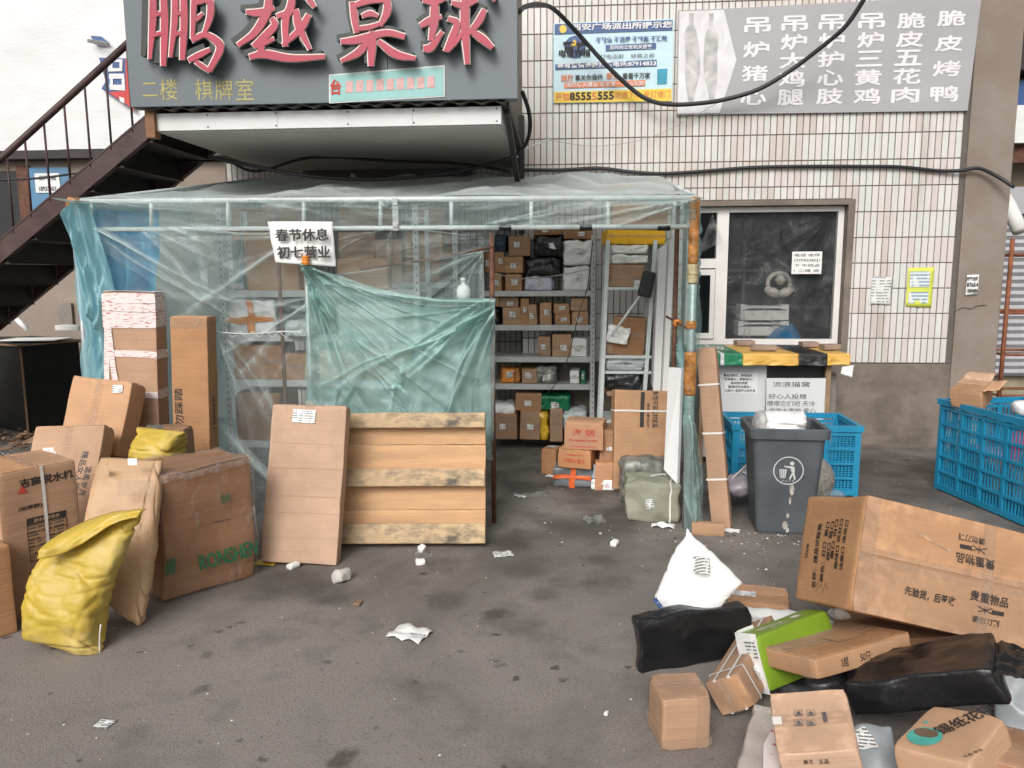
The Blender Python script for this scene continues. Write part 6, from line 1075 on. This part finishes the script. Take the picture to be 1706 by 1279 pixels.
# ================================================================== FRONT RIGHT PILE
b = carton('big_carton', (1.363, 2.900, .193), (-17.9, 14.7, 8.9), (.885, .40, .417), 'big shoe bench carton lying tilted on top of the parcel pile', CARD, r=.014, dent=.007); A_ = b
b.flaps('front', 'u', tape=True, tw=.055); b.front.quad(-.442+.03, 0, .055, .41, TAPEC, 'tape_strip', off=.0065); b.front.quad(.06, 0, .05, .41, TAPEC, 'tape_strip', off=.0065)
for s, px, py, w_, h_, r_ in (('先验货，后签收', 1547, 992, .20, .034, 0), ('贵重物品', 1644, 997, .155, .038, 0), ('请勿刀割', 1640, 1035, .11, .026, 0), ('贵重物品', 1622, 935, .155, .038, math.pi), ('请勿刀割', 1618, 899, .11, .026, math.pi)): a1, b1 = b.front.at(px, py); b.front.text(s, a1, b1, 1, INK, r_, fitw=w_, fith=h_, off=.007, bold=.02)
for px, py, r_ in ((1645, 1018, 0), (1622, 915, math.pi)):    # knife marks
    a1, b1 = b.front.at(px, py); sg_ = 1 if r_ == 0 else -1
    b.front.quad(a1+.035*sg_, b1, .05, .016, INK, 'knife_symbol', off=.007); b.front.strip([(a1-.05*sg_, b1+.01), (a1+.015*sg_, b1-.008)], .004, INK, 'knife_symbol', .007); b.front.strip([(a1-.045*sg_, b1-.01), (a1+.01*sg_, b1+.012)], .004, INK, 'knife_symbol', .007); b.front.strip([(a1-.02*sg_, b1+.014), (a1-.018*sg_, b1-.014)], .003, INK, 'knife_symbol', .007)
a1, b1 = b.front.at(1550, 900); 
for k in range(9): b.front.quad(a1-.06+k*.016, b1+.012-k*.004, .02, .005+.005*random.random(), CARD2, 'scuff', off=.0062, rot=random.uniform(-.6, .6))
lf = b.left
for s, px, py, w_, h_ in (('77X40', 1347, 918, .05, .013), ('名称：精品试鞋凳', 1361, 925, .22, .020), ('颜色：红□  紫□', 1374, 918, .20, .018), ('棕□ 蓝□', 1384, 900, .13, .017), ('黑□ 白□', 1391, 897, .13, .017), ('咖啡□ 玫红□', 1398, 905, .16, .017), ('浅紫□ 浅灰□', 1407, 908, .16, .017)):
    a1, b1 = lf.at(px, py); lf.text(s, a1, b1, 1, INK, math.pi/2, fitw=w_*1.15, fith=h_*1.35, bold=.0, fat=.0007)
a1, b1 = lf.at(1366, 978); lf.strip([(a1-.04, b1), (a1-.02, b1+.02), (a1-.03, b1-.015), (a1, b1+.015), (a1+.02, b1-.02), (a1+.03, b1+.02), (a1+.05, b1)], .0035, INK, 'pen_scrawl')
b = carton('small_carton', (.365, 2.434, 0), (0, 0, 11.1), (.167, .158, .180), 'small cube carton standing alone at the edge of the pile', CARD, r=.010, dent=.006); b.flaps('top'); b.front.quad(.055, 0, .045, .178, TAPEC, 'tape_strip'); b.strap('z', .03, TAPEC, .03)
b = parcel('parcel', (.50, 2.95, 0), (-6, -3, 18.5), (.48, .075, .215), 'black film wrapped parcel standing on edge in the pile', BLACKP, r=.012, crumple=.014, cf=9)
b = carton('long_carton', (.705, 2.772, .0), (0.4, -33, -26.8), (.130, .521, .124), 'long narrow carton with two white straps lying in the pile', CARD); b.o.location.z = .040; b.strap('x', -.025, TAPEW, .011); b.strap('x', .03, TAPEW, .011); b.strap('y', -.2, TAPEW, .011); b.flaps('front', 'v'); b.label('right', -.1, 0, .1, .05)
b = carton('small_carton', (.837, 2.755, .063), (2.8, -20.6, -57.5), (.120, .378, .193), 'lime green and white printed box leaning between the cartons', LIME, r=.006, dent=.004)
b.front.quad(0, 0, .113, .213, WHITEP, 'white_end', off=.001); b.left.quad(.13, 0, .09, .213, WHITEP, 'white_end', off=.001); b.left.text('猪肉礼盒', -.03, .05, 1, SIGNW, fitw=.14, fith=.03); b.top.text('猪肉生态礼盒', 0, -.06, 1, SIGNW, math.pi/2, fitw=.13, fith=.028); b.top.text('ECO FOOD', .03, -.04, 1, SIGNW, math.pi/2, fitw=.09, fith=.012); b.top.quad(-.005, .08, .03, .04, SIGNW, 'round_logo'); b.front.quad(.02, .05, .06, .06, LABEL, 'shipping_label', off=.004); b.front.strip([(-.03, -.09), (.0, -.05), (.03, -.03)], .02, LIME, 'leaf_print', .004)
b = carton('carton', (.955, 2.690, .165), (-1.0, -14.7, -59.2), (.270, .47, .067), 'flat taped carton lying on the lime green box', CARD, r=.008); b.flaps('top', 'v'); b.front.quad(.09, 0, .04, .07, TAPEC, 'tape_strip'); a1, b1 = b.right.at(1381, 1108); b.right.text('3层', -.1, 0, 1, INK, fitw=.035, fith=.03); b.right.text('50只', .0, 0, 1, INK, fitw=.05, fith=.03); b.top.quad(-.0, .05, .1, .15, CARD3, 'printed_panel', off=.0052); b.top.quad(0, .05, .09, .135, CARD, 'printed_panel', off=.0058)
b = parcel('parcel', (1.199, 2.490, .165), (0.1, -22.2, -27.3), (.445, .272, .115), 'black film wrapped box lying across the front of the pile', BLACKP, r=.010, crumple=.010, cf=8); 
sheet('film_tail', lambda u, v: V((.21+.14*u, -.12+.24*v, .10-.06*u+.02*N.noise(V((u*6, v*6, 1))))), 14, 14, BLACKP, b.o)
b = carton('carton', (.760, 2.173, .0), (15.4, -14.7, -13.0), (.217, .225, .200), 'taped carton with four small handling icons, tilted in the pile front', CARD2, r=.008); b.o.location.z = .072; b.flaps('top', 'u', tm=TAPEC)
for i in range(2):
    for j in range(2):
        a1, b1 = b.top.at(1330+i*20, 1190+j*17); s_ = .011
        b.top.strip([(a1-s_, b1-s_), (a1+s_, b1-s_), (a1+s_, b1+s_), (a1-s_, b1+s_), (a1-s_, b1-s_)], .0018, INKGREY, 'handling_icon', .007); b.top.quad(a1, b1, .011, .012, INKGREY, 'handling_icon', off=.007, rot=.6*i+.3*j); b.top.quad(a1, b1-.008, .018, .003, INKGREY, 'handling_icon', off=.0072)
a1, b1 = b.top.at(1373, 1197); b.top.quad(a1, b1, .012, .04, INKGREY, 'printed_mark', off=.0072); b.top.quad(-.095, .0, .025, .03, TAPEW, 'paper_tab', off=.0072)
for s, px in (('美食', 1346), ('正品', 1372)): a1, b1 = b.front.at(px, 1268); b.front.text(s, a1, b1, 1, INK, fitw=.028, fith=.018)
b = carton('carton', (1.125, 2.085, .062), (8.4, -14.3, -49.2), (.208, .252, .206), 'printed food carton with round teal picture in the pile front', CARD2, r=.008); tf_ = b.top
a1, b1 = tf_.at(1605, 1200); tf_.text('锡纸花甲', a1+.005, b1, 1, INK, R(63), fitw=.19, fith=.046, bold=.0, off=.004, fat=.0012)
a1, b1 = tf_.at(1540, 1226); MB().add([tf_.p(a1+.046*math.cos(k*.35), b1+.046*math.sin(k*.35), .003) for k in range(18)], [tuple(range(18))]).build('round_picture', TEALINK, b.o, fix=False); MB().add([tf_.p(a1-.004+.034*math.cos(k*.35), b1+.016+.022*math.sin(k*.35), .004) for k in range(18)], [tuple(range(18))]).build('round_picture', pmat('hat_print', (.16, .11, .07), .7), b.o, fix=False)
tf_.quad(a1-.03, b1+.07, .012, .012, TEALINK, 'printed_mark'); a1, b1 = tf_.at(1620, 1255); tf_.text('食品 安全', a1, b1, 1, INK, R(63), fitw=.06, fith=.012); b.left.quad(0, 0, .12, .12, TEXTP, 'barcode_panel')
b = carton('carton', (1.29, 2.07, 0), (0, 0, -30), (.2, .2, .22), 'plain brown carton at the end of the pile beyond the food carton', CARD3); b.flaps('top')
# M: carton behind the padded mailer
b = carton('small_carton', (.86, 3.45, 0), (0, 0, -12), (.27, .20, .075), 'carton with black print lying behind the white padded mailer', CARD); b.flaps('top', tape=False); b.label('top', -.06, -.01, .11, .06); b.top.text('PURPLE', .06, -.06, 1, INK, math.pi, fitw=.09, fith=.016); b.front.text('PURPLE', -.02, 0, 1, INK, math.pi, fitw=.09, fith=.016)
ml = bag('padded_mailer', [(1110, 1036, 1194, 1020, 3.00, .03), (1100, 1018, 1210, 997, 3.02, .07), (1090, 994, 1236, 970, 3.04, .09), (1104, 960, 1212, 945, 3.06, .08), (1118, 930, 1190, 922, 3.08, .06), (1132, 903, 1166, 901, 3.10, .03), (1144, 880, 1147, 880, 3.12, .006)], WHITEP, n=60, amp=.005, freq=8, sq=.75, sub=9, lin=True, fold=.1, ncr=22, cra=.010, crw=.012, label='white padded mailer balanced on its corner at the back of the pile', cat='mailer')
sheet('shipping_label', lambda u, v: W(1155+u*28, 925+v*28+u*4, 3.005-.03*math.sin(u*2+.3))-ml.location, 5, 5, LABEL, ml)
for k in range(5):
    q = W(1093+k*5.6, 1000+k*8, 2.955)-ml.location; MB().obox(q, ((.55, 0, -.8), (0, 1, 0), (.8, 0, .55)), (.010, .002, .008)).build('printed_bar', PDARK, ml)
b = parcel('parcel', (.60, 2.21, 0), (0, 6, -20), (.17, .50, .11), 'silvery bubble wrapped parcel with printed tape in the pile front', SILVER, r=.015, crumple=.008); b.top.strip([(.02, -.22), (.0, 0), (.03, .22)], .05, PINKT, 'printed_tape', .012)
q = W(1462, 1250, 2.22); b = parcel('mailer', (q.x, q.y+.03, .02), (24, -6, -14), (.17, .26, .045), 'silver grey poly mailer between the icon carton and the food carton', GREYP, cat='mailer', r=.012, crumple=.02, cf=10); b.top.quad(-.02, .07, .07, .06, LABEL, 'shipping_label', .3, .012)
q = W(1700, 1140, 2.62); b = parcel('mailer', (q.x+.06, q.y, .06), (70, 0, -20), (.26, .24, .06), 'grey poly mailer behind the end of the black wrapped box', GREYP, cat='mailer', r=.02, crumple=.025, cf=9)
q = G(1330, 1215); b = parcel('mailer', (q.x+.14, q.y+.25, .0), (2, 4, 30), (.30, .24, .05), 'dark grey poly mailer lying under the tilted cartons', pmat('slate_poly', (.09, .10, .11), .4), cat='mailer', r=.015, crumple=.02, cf=9)
q = G(1250, 1185); b = parcel('mailer', (q.x+.20, q.y+.55, .0), (0, 0, -15), (.5, .3, .08), 'white poly mailer crushed beneath the lime green box', WHITEP, cat='mailer', r=.02, crumple=.025, cf=9)
q = G(1560, 1190); b = carton('carton', (q.x+.05, q.y+.4, .0), (0, 0, 10), (.45, .28, .16), 'brown carton buried under the big tilted carton', CARD3)
bag('bag', [(1330, 1150, 1440, 1150, 2.75, .16), (1330, 1125, 1440, 1120, 2.75, .18), (1340, 1105, 1430, 1100, 2.75, .08)], pmat('dark_film', (.05, .045, .05), .3, .4, 10, .6, 14), amp=.015, label='dark plastic bag squeezed beneath the flat carton', cat='bag')
for px, py, lb_ in ((1390, 823, 'scrap of clear film behind the top edge of the big carton'), (1400, 1022, 'scrap of clear film beneath the big carton')):
    Yk = 3.32 if py < 900 else 2.7; bag('film_scrap', [(px-18, py+4, px+18, py+4, Yk, .05), (px-15, py-2, px+15, py-2, Yk, .06), (px-6, py-7, px+6, py-7, Yk, .03)], CLEARBAG, amp=.012, label=lb_, cat='film scrap')
# ================================================================== LITTER ON THE GROUND
def litter(px, py, w_, d_, m_, label, cat='paper', rot=0, h=.012, z=.004, name='paper_scrap', n=10):
    q = G(px, py, z); c, s = math.cos(rot), math.sin(rot)
    def P(u, v):
        x, y = (u-.5)*w_, (v-.5)*d_; return V((x*c-y*s, x*s+y*c, .002+h*abs(N.noise(V((u*2+px, v*2+py, 0))))+h*.6*(2*u-1)**2*abs(N.noise(V((px, py, 3))))))
    o = sheet(name, P, n, n, m_, thick=.001, label=label, cat=cat); o.location = (q.x, q.y, .002); return o
e = litter(683, 1056, .165, .13, WHITEP, 'white poly envelope lying flat on the open asphalt', 'envelope', -.35, .03, name='envelope'); Face((0, 0, .018), (1, 0, 0), (0, 1, 0), (0, 0, 1), e).text('邮件 快递', .045, -.045, 1, INK, -.2, fitw=.07, fith=.016, off=.006)
litter(838, 923, .11, .075, LABEL, 'crumpled white label paper near the pallet corner', 'paper', .3, .02)
litter(1105, 876, .14, .08, PAPER, 'white paper sheet at the foot of the olive sack', 'paper', -.2, .03); litter(175, 1205, .055, .05, LABEL, 'small printed paper scrap on the asphalt before the yellow sack', 'paper', -.2, .006)
fy = litter(443, 937, .12, .07, PYEL, 'red and yellow leaflet at the foot of the flat carton', 'leaflet', -.1, .012, name='leaflet'); Face((0, 0, .016), (1, 0, 0), (0, 1, 0), (0, 0, 1), fy).quad(.03, 0, .062, .066, INKR, 'red_panel')
litter(472, 933, .07, .08, CLEARBAG, 'clear plastic scrap over the leaflet', 'film scrap', .6, .03); litter(990, 868, .12, .13, CLEARBAG, 'clear film scrap on the asphalt inside the doorway', 'film scrap', .3, .05); litter(885, 826, .25, .10, CLEARBAG, 'shredded clear film lying inside the doorway', 'film scrap', .1, .04); litter(866, 827, .09, .05, PAPER, 'torn white paper strip inside the doorway', 'paper', -.2, .02); litter(705, 926, .08, .12, CLEARBAG, 'clear film scrap at the foot of the pallet', 'film scrap', .4, .05)
litter(1218, 884, .1, .07, PAPER, 'white paper litter between the corner post and the bin', 'paper', -.3, .02); litter(920, 793, .1, .05, PAPER, 'paper sheet lying beside the red printed stack', 'paper', 0, .02)
def chunk(px, py, s, m_, label, cat, name): q = G(px, py); return Box(name, (q.x, q.y, 0), (random.uniform(-4, 4), random.uniform(-4, 4), random.uniform(0, 90)), s, m_, r=min(s)*.3, dent=min(s)*.25, freq=22, seg=4, label=label, cat=cat)
chunk(489, 946, (.062, .04, .03), FOAM, 'white foam chunk lying beside the leaflet', 'foam chunk', 'foam_chunk'); chunk(701, 939, (.055, .04, .028), FOAM, 'white foam chunk on the asphalt before the pallet', 'foam chunk', 'foam_chunk'); chunk(703, 921, (.05, .045, .045), FOAM, 'white foam chunk close under the pallet edge', 'foam chunk', 'foam_chunk')
chunk(569, 968, (.085, .075, .06), pmat('pale_stone', (.55, .52, .47), .85, .2, 20, .6), 'pale stone lying on the asphalt before the flat carton', 'stone', 'stone'); chunk(597, 1007, (.05, .03, .015), pmat('leaf_brown', (.28, .17, .1), .8), 'small brown shard on the asphalt below the stone', 'shard', 'shard'); chunk(1024, 909, (.06, .035, .03), FOAM, 'white foam crumb on the asphalt before the doorway', 'foam chunk', 'foam_chunk'); chunk(1010, 1190, (.022, .014, .01), FOAM, 'tiny white foam crumb on the open asphalt', 'foam chunk', 'foam_chunk')
# scattered grit and crumbs
mb = MB()
for k in range(1500):
    if k < 900: x, y = random.uniform(-2.6, 2.6), random.uniform(2.0, 6.8)
    elif k < 1200: x, y = random.gauss(1.3, .45), random.gauss(4.5, .25)
    else: x, y = random.gauss(-4.9, .5), random.gauss(6.6, .4)
    s = random.uniform(.002, .006)*(1 if k < 900 else 2.2); a = random.random()*6.28; c, sn = math.cos(a)*s, math.sin(a)*s
    mb.add([(x+c, y+sn, .001), (x-sn, y+c*.7, .001), (x-c, y-sn, .001), (x+sn*.6, y-c, .001), (x, y, .001+s*.6)], [(0, 1, 4), (1, 2, 4), (2, 3, 4), (3, 0, 4)])
def gritm():
    m, t, b = nodes('grit'); ge = nn(t, 'ShaderNodeNewGeometry'); t.links.new(ramp(t, ge.outputs['Random Per Island'], [(0, (.08, .06, .045)), (.5, (.25, .2, .16)), (.8, (.45, .42, .38)), (1, (.75, .73, .7))]), b.inputs['Base Color']); b.inputs['Roughness'].default_value = .9; return m
o = mb.build('grit', gritm()); tag(o, 'scattered grit and crumbs of litter on the asphalt', 'litter', None, 'stuff')
# piles of debris in the corner by the black cabinet
mb = MB()
for k in range(160):
    x, y = random.gauss(-4.95, .35), random.gauss(6.75, .18); s = random.uniform(.02, .07); a = random.random()*6.28; c, sn = math.cos(a)*s, math.sin(a)*s; z = random.uniform(.004, .05)
    mb.add([(x+c, y+sn, z), (x-sn*.5, y+c*.5, z+random.uniform(-.01, .02)), (x-c, y-sn, z), (x+sn*.5, y-c*.5, z+random.uniform(-.01, .03))], [(0, 1, 2, 3)])
o = mb.build('leaf_litter', MC.get('leaf_brown')); tag(o, 'heap of dry leaves and scraps at the foot of the black cabinet', 'leaf litter', None, 'stuff')
